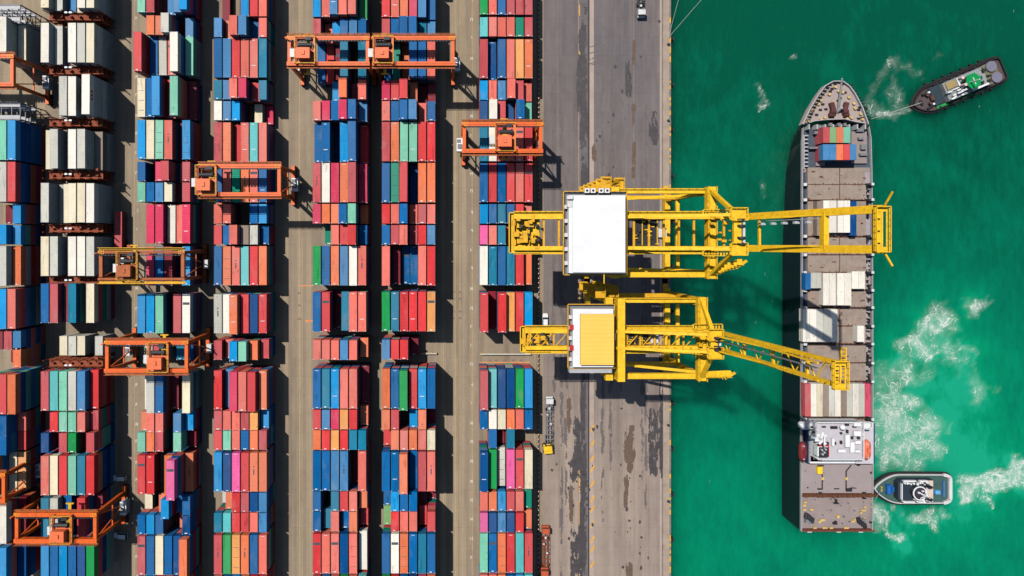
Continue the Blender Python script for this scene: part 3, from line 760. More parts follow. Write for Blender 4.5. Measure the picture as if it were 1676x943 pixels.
# ------------------------------------------------------------------ yard gantry cranes
def gantry(x0, x1, y0, y1, zt, trol, label, paint=None, house=None, tw=5.4, drop=None, cab_side=-1, gw=0.6):
    """Rubber tyred gantry: two girders on four legs, a trolley on top, wheels and a power house low on one side.
    Local frame: origin at ground centre. trol: place of the trolley along the span (0..1)."""
    paint = paint or M['steel_orange']
    S, D = (x1 - x0) / 2, (y1 - y0) / 2
    t = thing('gantry_crane', label, 'crane', ((x0 + x1) / 2, (y0 + y1) / 2, 0), 0, 'rubber tyred gantry cranes over the stacks')
    for sy in (-1, 1):
        g_ = MB(); g_.box(-S, sy * D - gw, zt - 1.7, S, sy * D + gw, zt)
        g_.box(-S + 0.6, sy * D - 0.09, zt, S - 0.6, sy * D + 0.09, zt + 0.12)
        for i in range(9): g_.box(-S + 1 + i * (2 * S - 2) / 8 - 0.06, sy * D - gw - 0.06, zt - 1.75, -S + 1 + i * (2 * S - 2) / 8 + 0.06, sy * D + gw + 0.06, zt + 0.03)
        gd = g_.build('girder', paint, t)
        w_ = MB(); w_.box(-S, sy * (D + 0.62), zt - 0.9, S, sy * (D + 1.35), zt - 0.82)
        w_.rail([(-S, sy * (D + 1.32), zt - 0.82), (S, sy * (D + 1.32), zt - 0.82)], 1.0, 0.04 if paint is M['steel_orange'] else 0.08, 2.2)
        w_.build('walkway', M['steel_brown'] if paint is M['steel_orange'] else M['yellow_dull'], gd)
    for sx in (-1, 1):
        X = sx * (S - 0.7)
        e_ = MB(); e_.box(X - 0.5, -D + 0.6, zt - 1.5, X + 0.5, D - 0.6, zt - 0.3); e_.build('end_beam', paint, t)
        for sy in (-1, 1):
            l_ = MB(); l_.beam((X, sy * (D - 0.1), zt - 1.7), (X, sy * (D + 0.2), 2.2), 0.85, 0.95)
            l_.build('leg', paint, t)
        b_ = MB(); b_.beam((X, -D + 0.6, zt - 2.2), (X, 0, 2.6), 0.32, 0.32); b_.beam((X, D - 0.6, zt - 2.2), (X, 0, 2.6), 0.32, 0.32)
        b_.beam((X, -D, 9.5), (X, D, 9.5), 0.35, 0.35)
        b_.build('brace', paint, t)
        s_ = MB(); s_.box(X - 0.55, -D - 2.2, 1.5, X + 0.55, D + 2.2, 2.6); sb = s_.build('sill_beam', paint, t)
        for yy in (-D - 1.6, -D + 0.4, D - 0.4, D + 1.6):
            for dx in (-0.4, 0.4):
                w = MB(); w.tube((X + dx - 0.2, yy, 0.75), (X + dx + 0.2, yy, 0.75), 0.75, 14)
                w.tube((X + dx - 0.22, yy, 0.75), (X + dx + 0.22, yy, 0.75), 0.35, 10, mi=1)
                w.build('wheel', [M['rubber'], M['midgrey']], sb)
        ld = MB()
        for i in range(int(zt * 2)): ld.box(X + sx * 0.5, D - 0.5, 2 + i * 0.5, X + sx * 0.85, D - 0.1, 2.05 + i * 0.5)
        for yy in (D - 0.5, D - 0.1): ld.box(X + sx * 0.78, yy - 0.03, 2, X + sx * 0.84, yy + 0.03, zt)
        ld.build('ladder', paint, t)
    hs = house if house is not None else 1
    X = hs * (S + 0.55)
    h = MB(); h.box(X - 1.0, -2.1, 2.7, X + 1.0, 2.1, 5.4); h.box(X - 0.7, -1.2, 5.4, X + 0.7, 0.2, 5.75, 1)
    h.box(X - 0.9, 0.7, 5.4, X + 0.3, 1.7, 5.6, 1)
    h.build('power_house', [M['white'], M['midgrey']], t)
    h = MB(); h.box(-X - 0.8, -1.4, 2.7, -X + 0.8, 1.4, 4.6); h.build('electric_cabinet', M['offwhite'], t)
    w = MB()
    for i in range(24): w.box(-S + 1.0 + i * (2 * S - 2) / 24, D - 1.05, zt - 0.2, -S + 1.0 + (i + 0.7) * (2 * S - 2) / 24, D - 0.68, zt + 0.12)
    w.build('cable_chain', M['dark'], t)
    w = MB()
    for sx in (-1, 1):
        for k_ in range(4): w.box(sx * S, -D - 0.58 + k_ * 0.3, zt - 1.5, sx * (S + 0.02), -D - 0.43 + k_ * 0.3, zt - 0.2); w.box(sx * (S - 0.1 - k_ * 0.5), D - 0.58, zt, sx * (S - 0.3 - k_ * 0.5), D + 0.58, zt + 0.012)
    each(w, 'warning_stripe', M['yellow_dull'], t)
    # trolley
    tx = -S + trol * 2 * S
    a = tw / 2
    f_ = MB()
    for sx in (-1, 1): f_.box(tx + sx * a - 0.3, -D - 0.3, zt + 0.12, tx + sx * a + 0.3, D + 0.3, zt + 0.8)
    for yy in (-D + 0.2, -0.4, D - 0.2): f_.box(tx - a + 0.3, yy - 0.25, zt + 0.2, tx + a - 0.3, yy + 0.25, zt + 0.75)
    f_.box(tx - a + 0.3, -D + 0.6, zt + 0.12, tx + a - 0.3, D * 0.12, zt + 0.3)
    tr = f_.build('trolley', M['trolley_orange'] if paint is M['steel_orange'] else paint, t)
    w = MB(); w.tube((tx - 1.6, D * 0.35, zt + 1.3), (tx + 1.6, D * 0.35, zt + 1.3), 0.62, 14); w.tube((tx + 1.6, D * 0.35, zt + 1.3), (tx + 2.2, D * 0.35, zt + 1.3), 0.8, 14)
    w.box(tx - 2.1, D * 0.35 - 0.5, zt + 0.8, tx - 1.7, D * 0.35 + 0.5, zt + 1.8); w.box(tx + 0.2, D * 0.72, zt + 0.8, tx + 2.0, D * 0.72 + 0.9, zt + 1.7)
    w.build('hoist_drum', M['dark'], tr)
    w = MB(); w.box(tx - a + 0.5, -D * 0.75, zt + 0.8, tx + a - 1.0, D * 0.02, zt + 2.9); w.box(tx - a + 0.42, -D * 0.78, zt + 2.9, tx + a - 0.92, D * 0.04, zt + 3.02)
    w.box(tx - 0.6, -D * 0.5, zt + 3.02, tx + 0.3, -D * 0.2, zt + 3.3)
    w.build('machine_cover', M['trolley_orange'] if paint is M['steel_orange'] else M['steel_brown'], tr)
    w = MB()
    w.rail([(tx - a - 0.3, -D - 0.2, zt + 0.8), (tx - a - 0.3, D + 0.2, zt + 0.8), (tx + a + 0.3, D + 0.2, zt + 0.8), (tx + a + 0.3, -D - 0.2, zt + 0.8), (tx - a - 0.3, -D - 0.2, zt + 0.8)], 1.0, 0.05, 1.6)
    w.build('railing', M['yellow_dull'], tr)
    cx = tx + cab_side * (a + 1.0)
    w = MB(); w.box(cx - 0.9, -1.9, zt - 2.6, cx + 0.9, 0.5, zt + 0.2); w.box(cx - 0.95, -1.95, zt + 0.2, cx + 0.95, 0.55, zt + 0.3)
    cb = w.build('cab', M['offwhite'], tr)
    w = MB(); w.box(cx - 0.93, -1.7, zt - 2.2, cx + 0.93, 0.3, zt - 0.7); w.box(cx - 0.7, -1.93, zt - 2.3, cx + 0.7, 0.53, zt - 0.7)
    w.build('window', M['glass'], cb)
    zd = drop if drop else zt - 3.2
    w = MB()
    for dx in (-0.8, 0.8):
        for dy in (-1.6, 1.6): w.beam((tx + dx, dy * 0.9, zt + 0.1), (tx + dx, dy, zd), 0.07, 0.07)
    w.build('hoist_rope', M['dark'], tr)
    w = MB(); w.box(tx - 0.45, -6.0, zd - 0.45, tx + 0.45, 6.0, zd - 0.1)
    for sy in (-1, 1): w.box(tx - 1.2, sy * 6.05 - 0.18, zd - 0.55, tx + 1.2, sy * 6.05 + 0.18, zd - 0.05)
    w.box(tx - 1.1, -1.9, zd - 0.2, tx + 1.1, 1.9, zd + 0.3)
    w.build('spreader', M['yellow_dull'], tr)
    return t
ZG = 20.5
def gp(px0, px1, py0, py1, *a, zt=ZG, **kw):
    p, q_ = W(px0, py0, zt), W(px1, py1, zt)
    return gantry(p.x, q_.x, q_.y, p.y, zt, *a, **kw)
gp(469, 605, 62, 104, 0.23, 'orange gantry crane over the third block from the quay, beside its twin', house=-1, drop=17.2)
gp(609, 745, 62, 104, 0.14, 'orange gantry crane with white power house over the second block from the quay', house=1, drop=17.2)
gp(756, 889, 203, 247, 0.53, 'orange gantry crane over the block beside the quay', house=-1, drop=17.2)
gp(323, 460, 272, 318, 0.12, 'orange gantry crane over the fourth block from the quay', house=1, drop=17.2)
gp(160, 302, 413, 457, 0.36, 'brown gantry crane with yellow railings beside the white reefers', paint=M['steel_brown'], house=-1, drop=17.2, gw=0.36)
gp(170, 308, 561, 607, 0.66, 'bright orange gantry crane over the fifth block, just below the brown one', house=-1, drop=17.2)
gp(22, 158, 843, 886, 0.60, 'orange gantry crane with white power house over the colourful end of the reefer block', house=1, drop=17.2)
gp(-120, 22, 92, 138, 0.30, 'orange gantry crane whose right legs stand between grey racks and white reefers', house=1, drop=17.2)
gp(-130, 8, 778, 820, 0.35, 'orange gantry crane reaching in from the left edge of the yard', house=1, drop=17.2)

# ------------------------------------------------------------------ racks between the reefer rows
def rack(x0, x1, yc, z, label, paint, depth=2.4):
    t = thing('reefer_rack', label, 'rack', ((x0 + x1) / 2, yc, 0), 0, 'steel platforms between the reefer rows')
    hw = (x1 - x0) / 2; n = 7
    p_ = MB()
    for i in range(n):
        x = -hw + i * 2 * hw / (n - 1)
        for sy in (-1, 1): p_.box(x - 0.12, sy * depth / 2 - 0.12, 0, x + 0.12, sy * depth / 2 + 0.12, z + 1.0)
    p_.build('post', paint, t)
    zz = 2.7
    while zz < z + 0.1:
        d_ = MB(); d_.box(-hw, -depth / 2 + 0.13, zz - 0.12, hw, depth / 2 - 0.13, zz)
        for sy in (-1, 1): d_.beam((-hw, sy * depth / 2, zz - 0.1), (hw, sy * depth / 2, zz - 0.1), 0.2, 0.3); d_.beam((-hw, sy * depth / 2, zz + 1.0), (hw, sy * depth / 2, zz + 1.0), 0.09, 0.09)
        for sy in (-1, 1): d_.box(-hw + 0.14, sy * (depth / 2 - 0.02), zz - 0.05, hw - 0.14, sy * (depth / 2 - 0.06), zz + 0.62)
        for i in range(n - 1):
            x = -hw + (i + 0.5) * 2 * hw / (n - 1)
            d_.box(x - 0.45, -0.2, zz, x + 0.45, 0.2, zz + 1.0)
        d_.build('platform', paint, t)
        zz += 2.6
    l_ = MB(); l_.box(-0.08, -0.08, z, 0.08, 0.08, z + 2.0)
    for dx in (-0.7, 0.7): l_.beam((0, 0, z + 1.9), (dx, 0, z + 2.0), 0.08, 0.08); l_.box(dx - 0.4, -0.25, z + 1.9, dx + 0.4, 0.25, z + 2.15)
    l_.build('flood_lamp', M['white'], t)
    s_ = MB()
    for i in range(int(z / 0.26)):
        k_ = i % 10; fl = i // 10; xx = hw - 0.3 - (k_ * 0.26 if fl % 2 == 0 else 2.6 - k_ * 0.26)
        s_.box(xx - 0.15, depth / 2 + 0.15, i * 0.26, xx + 0.15, depth / 2 + 0.85, i * 0.26 + 0.06)
    s_.build('stair', paint, t)
rk = M['rust']
for i, py in enumerate((24, 113, 199, 286, 374, 458, 596)):
    yy = W(0, py, 10.4).y
    rack(-128.6, -111.6, yy, 10.4, ('rust red rack platform above the {} row of white reefers'.format(ORD[i + 1]) if 0 < i < 6 else
         'rust red rack platform nearest the top edge of the reefer block' if i == 0 else 'rust red rack platform in front of the four short cream reefers'), rk)
for py, lb in ((22, 'empty grey steel rack in the top left corner of the yard'), (182, 'empty grey steel rack just below the orange gantry legs by the white reefers')):
    t = thing('reefer_rack', lb, 'rack', (-142.0, W(0, py, 13).y, 0), 0, 'steel platforms between the reefer rows')
    fr = MB()
    for x in (-8, -4.8, -1.6, 1.6, 4.8, 7.4):
        for y_ in (-2.6, 2.6): fr.box(x - 0.15, y_ - 0.15, 0, x + 0.15, y_ + 0.15, 13.2)
        for zz in (2.6, 5.2, 7.8, 10.4, 13.0): fr.beam((x, -2.6, zz), (x, 2.6, zz), 0.22, 0.25)
    for zz in (2.6, 5.2, 7.8, 10.4, 13.0):
        for y_ in (-2.6, 2.6): fr.beam((-8, y_, zz), (7.4, y_, zz), 0.22, 0.25); fr.beam((-8, y_, zz + 1.0), (7.4, y_, zz + 1.0), 0.08, 0.08)
    fr.build('frame', M['midgrey'], t)
    for zz in (5.2, 7.8, 10.4, 13.0):
        MB().box(-8, 1.3, zz + 0.13, 7.4, 2.4, zz + 0.2).box(-8, -2.4, zz + 0.13, 7.4, -1.3, zz + 0.2).build('platform', M['grey'], t)
    MB().box(-1.6, -0.6, 13.2, -0.5, 0.6, 13.7).build('flood_lamp', M['white'], t)

# ------------------------------------------------------------------ quay cranes
RX0, RX1 = 42.8, 68.5
def sts(name_label, yc, hw, zp, zg, gsp, xb, hinge, tip, ztip, apex_z, house, roof, paint, truss=False, stairs_side=1):
    """Quay crane with its boom raised. yc: middle, hw: half width of the portal, zp: portal top, zg: girders, gsp: half girder spacing."""
    t = thing('quay_crane', name_label, 'crane', ((RX0 + RX1) / 2, yc, 0))
    ox = (RX0 + RX1) / 2
    a, c = RX0 - ox, RX1 - ox
    X = lambda x: x - ox
    def part(mb, nm, m=None, par=None): return mb.build(nm, m or paint, par or t)
    for x in (a, c):
        for sy in (-1, 1):
            l = MB(); l.beam((x, sy * hw, 2.0), (x, sy * hw, zp), 1.5, 1.3)
            for i in range(14): l.box(x - 0.82, sy * hw - 0.72, 4 + i * (zp - 6) / 14, x + 0.82, sy * hw + 0.72, 4.25 + i * (zp - 6) / 14)
            part(l, 'leg', M['yellow_dull'])
        s = MB(); s.box(x - 0.8, -hw - 1.5, 2.4, x + 0.8, hw + 1.5, 4.2); part(s, 'sill_beam')
        for sy in (-1, 1):
            bg_ = MB(); bg_.box(x - 0.7, sy * hw - 4.6, 1.0, x + 0.7, sy * hw + 4.6, 2.0)
            for k_ in range(2): bg_.box(x - 0.55, sy * hw - 4.2 + k_ * 4.6, 0.8, x + 0.55, sy * hw - 0.4 + k_ * 4.6, 1.5)
            bo = part(bg_, 'bogie', M['yellow_dull'])
            for k_ in range(8):
                yy = sy * hw - 4.0 + k_ * 8.0 / 7
                part(MB().tube((x - 0.2, yy, 0.42), (x + 0.2, yy, 0.42), 0.4, 12), 'wheel', M['dark'], bo)
    ex = 1.0
    for sy in (-1, 1):
        y = sy * hw
        part(MB().box(a, y - 0.65, zp - 1.6, c + 1.0, y + 0.65, zp), 'portal_beam')
        part(MB().box(a, y - 0.6, 13.0, c, y + 0.6, 14.6), 'portal_beam', M['yellow_dull'])
        part(MB().beam((a, y - sy * 0.9, 14.6), (c, y - sy * 0.9, zp - 1.0), 0.75, 0.75), 'brace')
        rw = MB(); rw.rail([(a + 1.2, y + sy * 0.6, zp), (c - 1.2, y + sy * 0.6, zp)], 1.0, 0.05, 2.0); part(rw, 'railing')
    part(MB().box(c - 1.1, -hw - 1.0, zp - 0.2, c + 1.1, hw + 1.0, zp + 2.1), 'cross_beam')
    part(MB().box(a - 1.0, -hw - 0.9, zp - 0.2, a + 1.0, hw + 0.9, zp + 1.9), 'cross_beam')
    part(MB().box(c - 0.5, -hw, 13.2, c + 0.5, hw, 14.4), 'cross_beam')
    # girders and back reach
    for sy in (-1, 1):
        y = sy * gsp
        gm = MB(); gm.box(X(xb), y - 0.55, zg, X(hinge), y + 0.55, zg + 1.9)
        gm.box(X(xb), y + sy * 0.55, zg + 0.6, X(hinge) - 6, y + sy * 1.5, zg + 0.68)
        gm.rail([(X(xb), y + sy * 1.5, zg + 0.68), (X(house[0]) - 0.5, y + sy * 1.5, zg + 0.68)], 1.1, 0.07, 1.6)
        gm.rail([(X(house[1]) + 1, y + sy * 1.5, zg + 0.68), (X(hinge) - 6, y + sy * 1.5, zg + 0.68)], 1.1, 0.06, 1.8)
        part(gm, 'girder')
    cr = MB()
    xx = xb
    while xx < hinge:
        cr.box(X(xx) - 0.25, -gsp + 0.55, zg + 0.5, X(xx) + 0.25, gsp - 0.55, zg + 1.2)
        if truss and xx + 4 < hinge:
            cr.beam((X(xx), -gsp, zg + 1.7), (X(xx + 4), gsp, zg + 1.7), 0.25, 0.25)
        xx += 4.0
    part(cr, 'girder_tie', M['yellow_dull'])
    # back end: counterweight, rope sheaves, rails
    be = MB(); be.box(X(xb) - 1.2, -gsp - 1.2, zg - 0.3, X(xb) + 7.0, gsp + 1.2, zg - 0.1)
    be.rail([(X(xb) + 7, -gsp - 1.2, zg - 0.1), (X(xb) - 1.2, -gsp - 1.2, zg - 0.1), (X(xb) - 1.2, gsp + 1.2, zg - 0.1), (X(xb) + 7, gsp + 1.2, zg - 0.1)], 1.2, 0.09, 1.3)
    bp_ = part(be, 'back_platform')
    sh = MB()
    random.seed(int(yc * 10) + 50)
    for i in range(22):
        xs_, ys_ = X(xb) + random.uniform(-0.4, 6.2), random.uniform(-gsp, gsp)
        sx_, sy_ = random.uniform(0.2, 0.9), random.uniform(0.2, 1.0)
        sh.box(xs_ - sx_, ys_ - sy_, zg - 0.1, xs_ + sx_, ys_ + sy_, zg + random.uniform(0.5, 2.4))
    part(sh, 'rope_gear', M['yellow_dull'], bp_)
    sh = MB()
    for i in range(12):
        xs_, ys_ = X(xb) + random.uniform(0.5, 7.5), random.uniform(-gsp + 0.4, gsp - 0.4)
        sh.tube((xs_, ys_ - 0.3, zg + 1.3), (xs_, ys_ + 0.3, zg + 1.3), random.uniform(0.4, 0.9), 12)
    each(sh, 'sheave', M['dark'], bp_)
    # machinery house
    h0, h1, hy0, hy1, hz, zh = house
    hy0, hy1 = hy0 - yc, hy1 - yc
    wk = MB(); wk.box(X(h0) - 1.1, hy0 - 0.6, zg + 2.0, X(h1) + 0.8, hy1 + 1.2, zg + 2.2)
    wk.rail([(X(h0) - 1.05, hy0 - 0.55, zg + 2.2), (X(h1) + 0.75, hy0 - 0.55, zg + 2.2), (X(h1) + 0.75, hy1 + 1.15, zg + 2.2), (X(h0) - 1.05, hy1 + 1.15, zg + 2.2), (X(h0) - 1.05, hy0 - 0.55, zg + 2.2)], 1.15, 0.08, 1.5, 1)
    part(wk, 'house_walkway', [M['midgrey'], M['yellow_dull']])
    hb = MB(); hb.box(X(h0), hy0, zg + 2.2, X(h1), hy1, hz); hs = part(hb, 'machine_house', M['white'])
    rf = MB(); r0, r1, ry0, ry1 = roof[1]
    rf.box(X(r0), ry0 - yc, hz, X(r1), ry1 - yc, zh)
    if roof[0] is not M['white']:
        n = 12
        for i in range(n): rf.box(X(r0), ry0 - yc + (i + 0.46) * (ry1 - ry0) / n, zh, X(r1), ry0 - yc + (i + 0.54) * (ry1 - ry0) / n, zh + 0.06)
    else:
        for i in range(1, 6):
            yy = ry0 - yc + i * (ry1 - ry0) / 6
            rf.box(X(r0) + 0.1, yy - 0.03, zh, X(r1) - 0.1, yy + 0.03, zh + 0.02)
    part(rf, 'roof', roof[0], hs)
    cl = MB()
    for i in range(5):
        yy = hy0 + (i + 0.7) * (hy1 - hy0) / 5.5
        cl.box(X(h0) - 0.9, yy - 0.5, zg + 2.3, X(h0) - 0.05, yy + 0.5, zg + 3.9)
    each(cl, 'cooling_unit', M['offwhite'], hs)
    # A-frame
    zq = apex_z
    for sy in (-1, 1):
        part(MB().beam((c, sy * (hw - 0.2), zp + 2.0), (c + 0.2, sy * gsp, zq), 0.95, 0.95), 'mast_leg')
        part(MB().beam((c + 0.2, sy * gsp, zq), (X(house[1]) + 1.5, sy * gsp, zg + 2.0), 0.75, 0.75), 'back_stay')
        part(MB().beam((c + 0.2, sy * gsp, zq), (X(hinge), sy * gsp, zg + 2.0), 0.4, 0.4), 'fore_strut')
    ap = MB(); ap.box(c - 0.7, -gsp - 0.9, zq - 0.6, c + 1.1, gsp + 0.9, zq + 0.5)
    ap.box(c - 1.8, -gsp - 1.6, zq + 0.5, c + 2.2, -gsp + 1.4, zq + 0.6).box(c - 1.8, gsp - 1.4, zq + 0.5, c + 2.2, gsp + 1.6, zq + 0.6)
    for sy in (-1, 1): ap.rail([(c - 1.8, sy * (gsp + 1.6), zq + 0.6), (c + 2.2, sy * (gsp + 1.6), zq + 0.6), (c + 2.2, sy * (gsp - 1.4), zq + 0.6), (c - 1.8, sy * (gsp - 1.4), zq + 0.6), (c - 1.8, sy * (gsp + 1.6), zq + 0.6)], 1.1, 0.07, 1.0)
    apo = part(ap, 'mast_head')
    sv = MB()
    for yy in (-0.7, -0.35, 0.35, 0.7): sv.tube((c + 0.9, yy * gsp - 0.22, zq + 0.9), (c + 0.9, yy * gsp + 0.22, zq + 0.9), 0.95, 16)
    each(sv, 'sheave', M['dark'], apo)
    part(MB().box(c + 1.4, -0.7 * gsp, zq + 0.3, c + 1.9, 0.7 * gsp, zq + 0.8), 'sheave_guard', M['offwhite'], apo)
    gr = MB()
    for i in range(16):
        u = c + random.uniform(-2.6, 5.5); v = random.uniform(-gsp - 1.2, gsp + 1.2)
        gr.box(u - random.uniform(0.2, 0.8), v - random.uniform(0.1, 0.5), zg + 1.9, u + random.uniform(0.2, 0.8), v + random.uniform(0.1, 0.5), zg + random.uniform(2.2, 3.6))
    each(gr, 'hinge_gear', M['yellow_dull'], t)
    for yy in (-gsp - 2.0, gsp + 0.6):
        wp = MB()
        for i in range(10): wp.box(c - 2.8 + i * 0.8, yy, zg + 1.2, c - 2.35 + i * 0.8, yy + 1.4, zg + 1.26)
        wp.rail([(c - 2.8, yy, zg + 1.26), (c + 5.2, yy, zg + 1.26), (c + 5.2, yy + 1.4, zg + 1.26), (c - 2.8, yy + 1.4, zg + 1.26), (c - 2.8, yy, zg + 1.26)], 1.1, 0.07, 1.1)
        part(wp, 'hinge_platform')
    rw = MB(); rw.rail([(c - 1.1, -hw - 1.0, zp + 2.1), (c - 1.1, hw + 1.0, zp + 2.1)], 1.1, 0.06, 1.8); rw.rail([(c + 1.1, hw + 1.0, zp + 2.1), (c + 1.1, -hw - 1.0, zp + 2.1)], 1.1, 0.06, 1.8); part(rw, 'railing')
    gr = MB()
    for i in range(12):
        u = X(house[1]) + 2 + i * 2.2
        gr.box(u, random.choice((-1, 1)) * gsp + random.uniform(-1.3, 0.7), zg + 1.9, u + random.uniform(0.3, 0.8), random.choice((-1, 1)) * gsp + random.uniform(-0.2, 0.2), zg + 2.3) if False else gr.box(u, -gsp - 0.3, zg + 1.9, u + random.uniform(0.3, 0.7), -gsp + 0.3, zg + 2.2 + random.uniform(0, 0.3))
    each(gr, 'lamp_box', M['yellow_dull'], t)
    # boom, raised
    P0, P1 = Vector((X(hinge), 0, zg + 0.9)), Vector((X(tip), 0, ztip))
    bo = MB()
    for sy in (-1, 1):
        oy = Vector((0, sy * gsp, 0))
        if truss:
            off = Vector((P1.z - P0.z, 0, -(P1.x - P0.x))).normalized() * 2.4
            bo.beam(P0 + oy, P1 + oy, 0.8, 0.9)
            bo.beam(P0 + oy * 0.92 - off * 0.2, P1.lerp(P0, 0.06) + oy * 0.8 - off, 0.35, 0.35)
        else:
            bo.beam(P0 + oy, P1 + oy, 1.3, 1.7)
    bm_ = part(bo, 'boom')
    bt = MB(); up = (P1 - P0).normalized()
    stops = (0.17, 0.66, 0.985) if not truss else (0.05, 0.3, 0.55, 0.8, 0.985)
    for tt in stops:
        c_ = P0.lerp(P1, tt); w_ = 1.9 if (tt in (0.66, 0.985) and not truss) else 0.8
        bt.beam(c_ + Vector((0, -gsp, 0)), c_ + Vector((0, gsp, 0)), w_ * 0.6, w_)
    if truss:
        n = 14
        for i in range(n):
            s_ = 1 if i % 2 else -1
            bt.beam(P0.lerp(P1, i / n) + Vector((0, s_ * gsp, 0)), P0.lerp(P1, (i + 1) / n) - Vector((0, s_ * gsp, 0)), 0.22, 0.22)
            for sy in (-1, 1):
                bt.beam(P0.lerp(P1, i / n) + Vector((0, sy * gsp, 0)), P0.lerp(P1, (i + 0.5) / n) + Vector((0, sy * gsp * 0.85, 0)) - off * (0.2 + 0.75 * i / n), 0.16, 0.16)
    each(bt, 'boom_tie', paint, bm_)
    wl = MB()
    if not truss:
        q0, q1 = P0.lerp(P1, 0.2) + Vector((-0.9, gsp - 1.4, 0)), P0.lerp(P1, 0.64) + Vector((-0.9, gsp - 1.4, 0))
        wl.beam(q0, q1, 1.0, 0.12)
        for i in range(5):
            c_ = q0.lerp(q1, (i + 0.3) / 5); wl.box(c_.x - 0.6, c_.y - 1.0, c_.z - 0.5, c_.x + 0.6, c_.y - 0.4, c_.z + 0.5)
        part(wl, 'boom_walkway', M['grey'], bm_)
    else:
        wl.beam(P0 + Vector((-1.0, 0.3, 0)), P1.lerp(P0, 0.1) + Vector((-1.0, 0.3, 0)), 0.9, 0.12)
        part(wl, 'boom_walkway', M['midgrey'], bm_)
    tp = MB()
    e = P1 + up * 0.3
    for dx in (-1.7, -1.15, -0.1, 0.9): tp.box(e.x + dx, -gsp - 0.6, e.z, e.x + dx + 0.28, gsp + 0.6, e.z + 0.12)
    for i in range(int(gsp * 3)): tp.box(e.x - 1.5, -gsp + i * 0.66, e.z + 0.02, e.x - 0.2, -gsp + i * 0.66 + 0.16, e.z + 0.1)
    for sy in (-1, 1): tp.box(e.x - 1.7, sy * (gsp + 0.5), e.z - 0.01, e.x + 1.2, sy * (gsp - 0.5), e.z + 0.13)
    tp.rail([(e.x - 1.7, -gsp - 0.5, e.z + 0.1), (e.x + 1.2, -gsp - 0.5, e.z + 0.1), (e.x + 1.2, gsp + 0.5, e.z + 0.1), (e.x - 1.7, gsp + 0.5, e.z + 0.1), (e.x - 1.7, -gsp - 0.5, e.z + 0.1)], 1.1, 0.08, 1.2)
    for yy in (-0.6, 0.0, 0.6): tp.box(e.x - 1.5, yy * gsp - 0.25, e.z + 0.1, e.x - 0.7, yy * gsp + 0.25, e.z + 0.9)
    if not truss:
        for sy in (-1, 1): tp.beam((e.x + 0.6, sy * (gsp + 0.6), e.z), (e.x + 1.0, sy * (gsp + 3.4), e.z + 2.0), 0.3, 0.3)
    part(tp, 'tip_platform', None, bm_)
    # folded fore stays hanging between mast head and boom, and hoist ropes
    fs = MB()
    for sy in (-1, 1):
        m_ = P0.lerp(P1, 0.33) + Vector((-3.0, sy * gsp * 0.85, -2.0))
        fs.beam((c + 0.8, sy * gsp * 0.85, zq), m_, 0.32, 0.4); fs.beam(m_, P0.lerp(P1, 0.66) + Vector((-0.6, sy * gsp * 0.85, 0)), 0.32, 0.4)
    part(fs, 'fore_stay')
    # trolley and cab under the girders
    tx = X(51.0)
    tr = MB(); tr.box(tx - 3.2, -gsp + 0.7, zg + 0.1, tx + 3.2, gsp - 0.7, zg + 0.35)
    for i in range(12):
        u, v = tx + random.uniform(-2.9, 2.9), random.uniform(-gsp + 1.2, gsp - 1.2)
        tr.box(u - 0.35, v - 0.4, zg + 0.35, u + 0.35, v + 0.4, zg + random.uniform(0.6, 1.5))
    tro = part(tr, 'trolley', M['dark'])
    ty_ = MB()
    for i in range(4): ty_.box(tx - 3.2 + i * 2.0, -gsp + 0.8, zg + 0.6, tx - 3.0 + i * 2.0, gsp - 0.8, zg + 0.9)
    for i in range(9):
        u, v = tx + random.uniform(-3, 3.4), random.uniform(-gsp + 1, gsp - 1)
        ty_.box(u - 0.5, v - 0.12, zg + 0.5, u + 0.5, v + 0.12, zg + random.uniform(0.8, 1.6))
    part(ty_, 'trolley_frame', M['yellow'], tro)
    cb = MB(); cb.box(tx + 3.4, -1.2, zg - 2.4, tx + 5.6, 1.2, zg + 0.2); cbo = part(cb, 'cab', M['offwhite'], tro)
    part(MB().box(tx + 5.61, -1.0, zg - 2.0, tx + 5.66, 1.0, zg - 0.3).box(tx + 3.7, -1.22, zg - 2.0, tx + 5.4, 1.22, zg - 0.5), 'window', M['glass'], cbo)
    # zigzag stair up the landside leg
    stt = MB(); n = int(zp / 3.2); y_s = stairs_side * (hw + 2.3)
    for i in range(n):
        z0_, z1_ = 2 + i * (zp - 2) / n, 2 + (i + 1) * (zp - 2) / n
        xa, xb_ = (a - 2.2, a + 2.2) if i % 2 == 0 else (a + 2.2, a - 2.2)
        stt.beam((xa, y_s + 0.5 * (i % 2), z0_), (xb_, y_s + 0.5 * (i % 2), z1_), 0.9, 0.15)
        for dy in (-0.45, 0.45): stt.beam((xa, y_s + dy + 0.5 * (i % 2), z0_ + 1), (xb_, y_s + dy + 0.5 * (i % 2), z1_ + 1), 0.09, 0.09)
        stt.box(xb_ - 1.3, y_s - 1.5, z1_ - 0.08, xb_ + 1.3, y_s + 1.6, z1_)
        stt.rail([(xb_ - 1.3, y_s - 1.5, z1_), (xb_ + 1.3, y_s - 1.5, z1_), (xb_ + 1.3, y_s + 1.6, z1_)], 1.0, 0.07, 1.0)
        stt.rail([(xb_ - 0.9, y_s + 1.2, z1_), (xb_ + 0.9, y_s + 1.2, z1_)], 1.0, 0.06, 0.9)
    part(stt, 'stair', M['yellow_dull'])
    # stair and ladder platforms by the seaside mast
    s2 = MB()
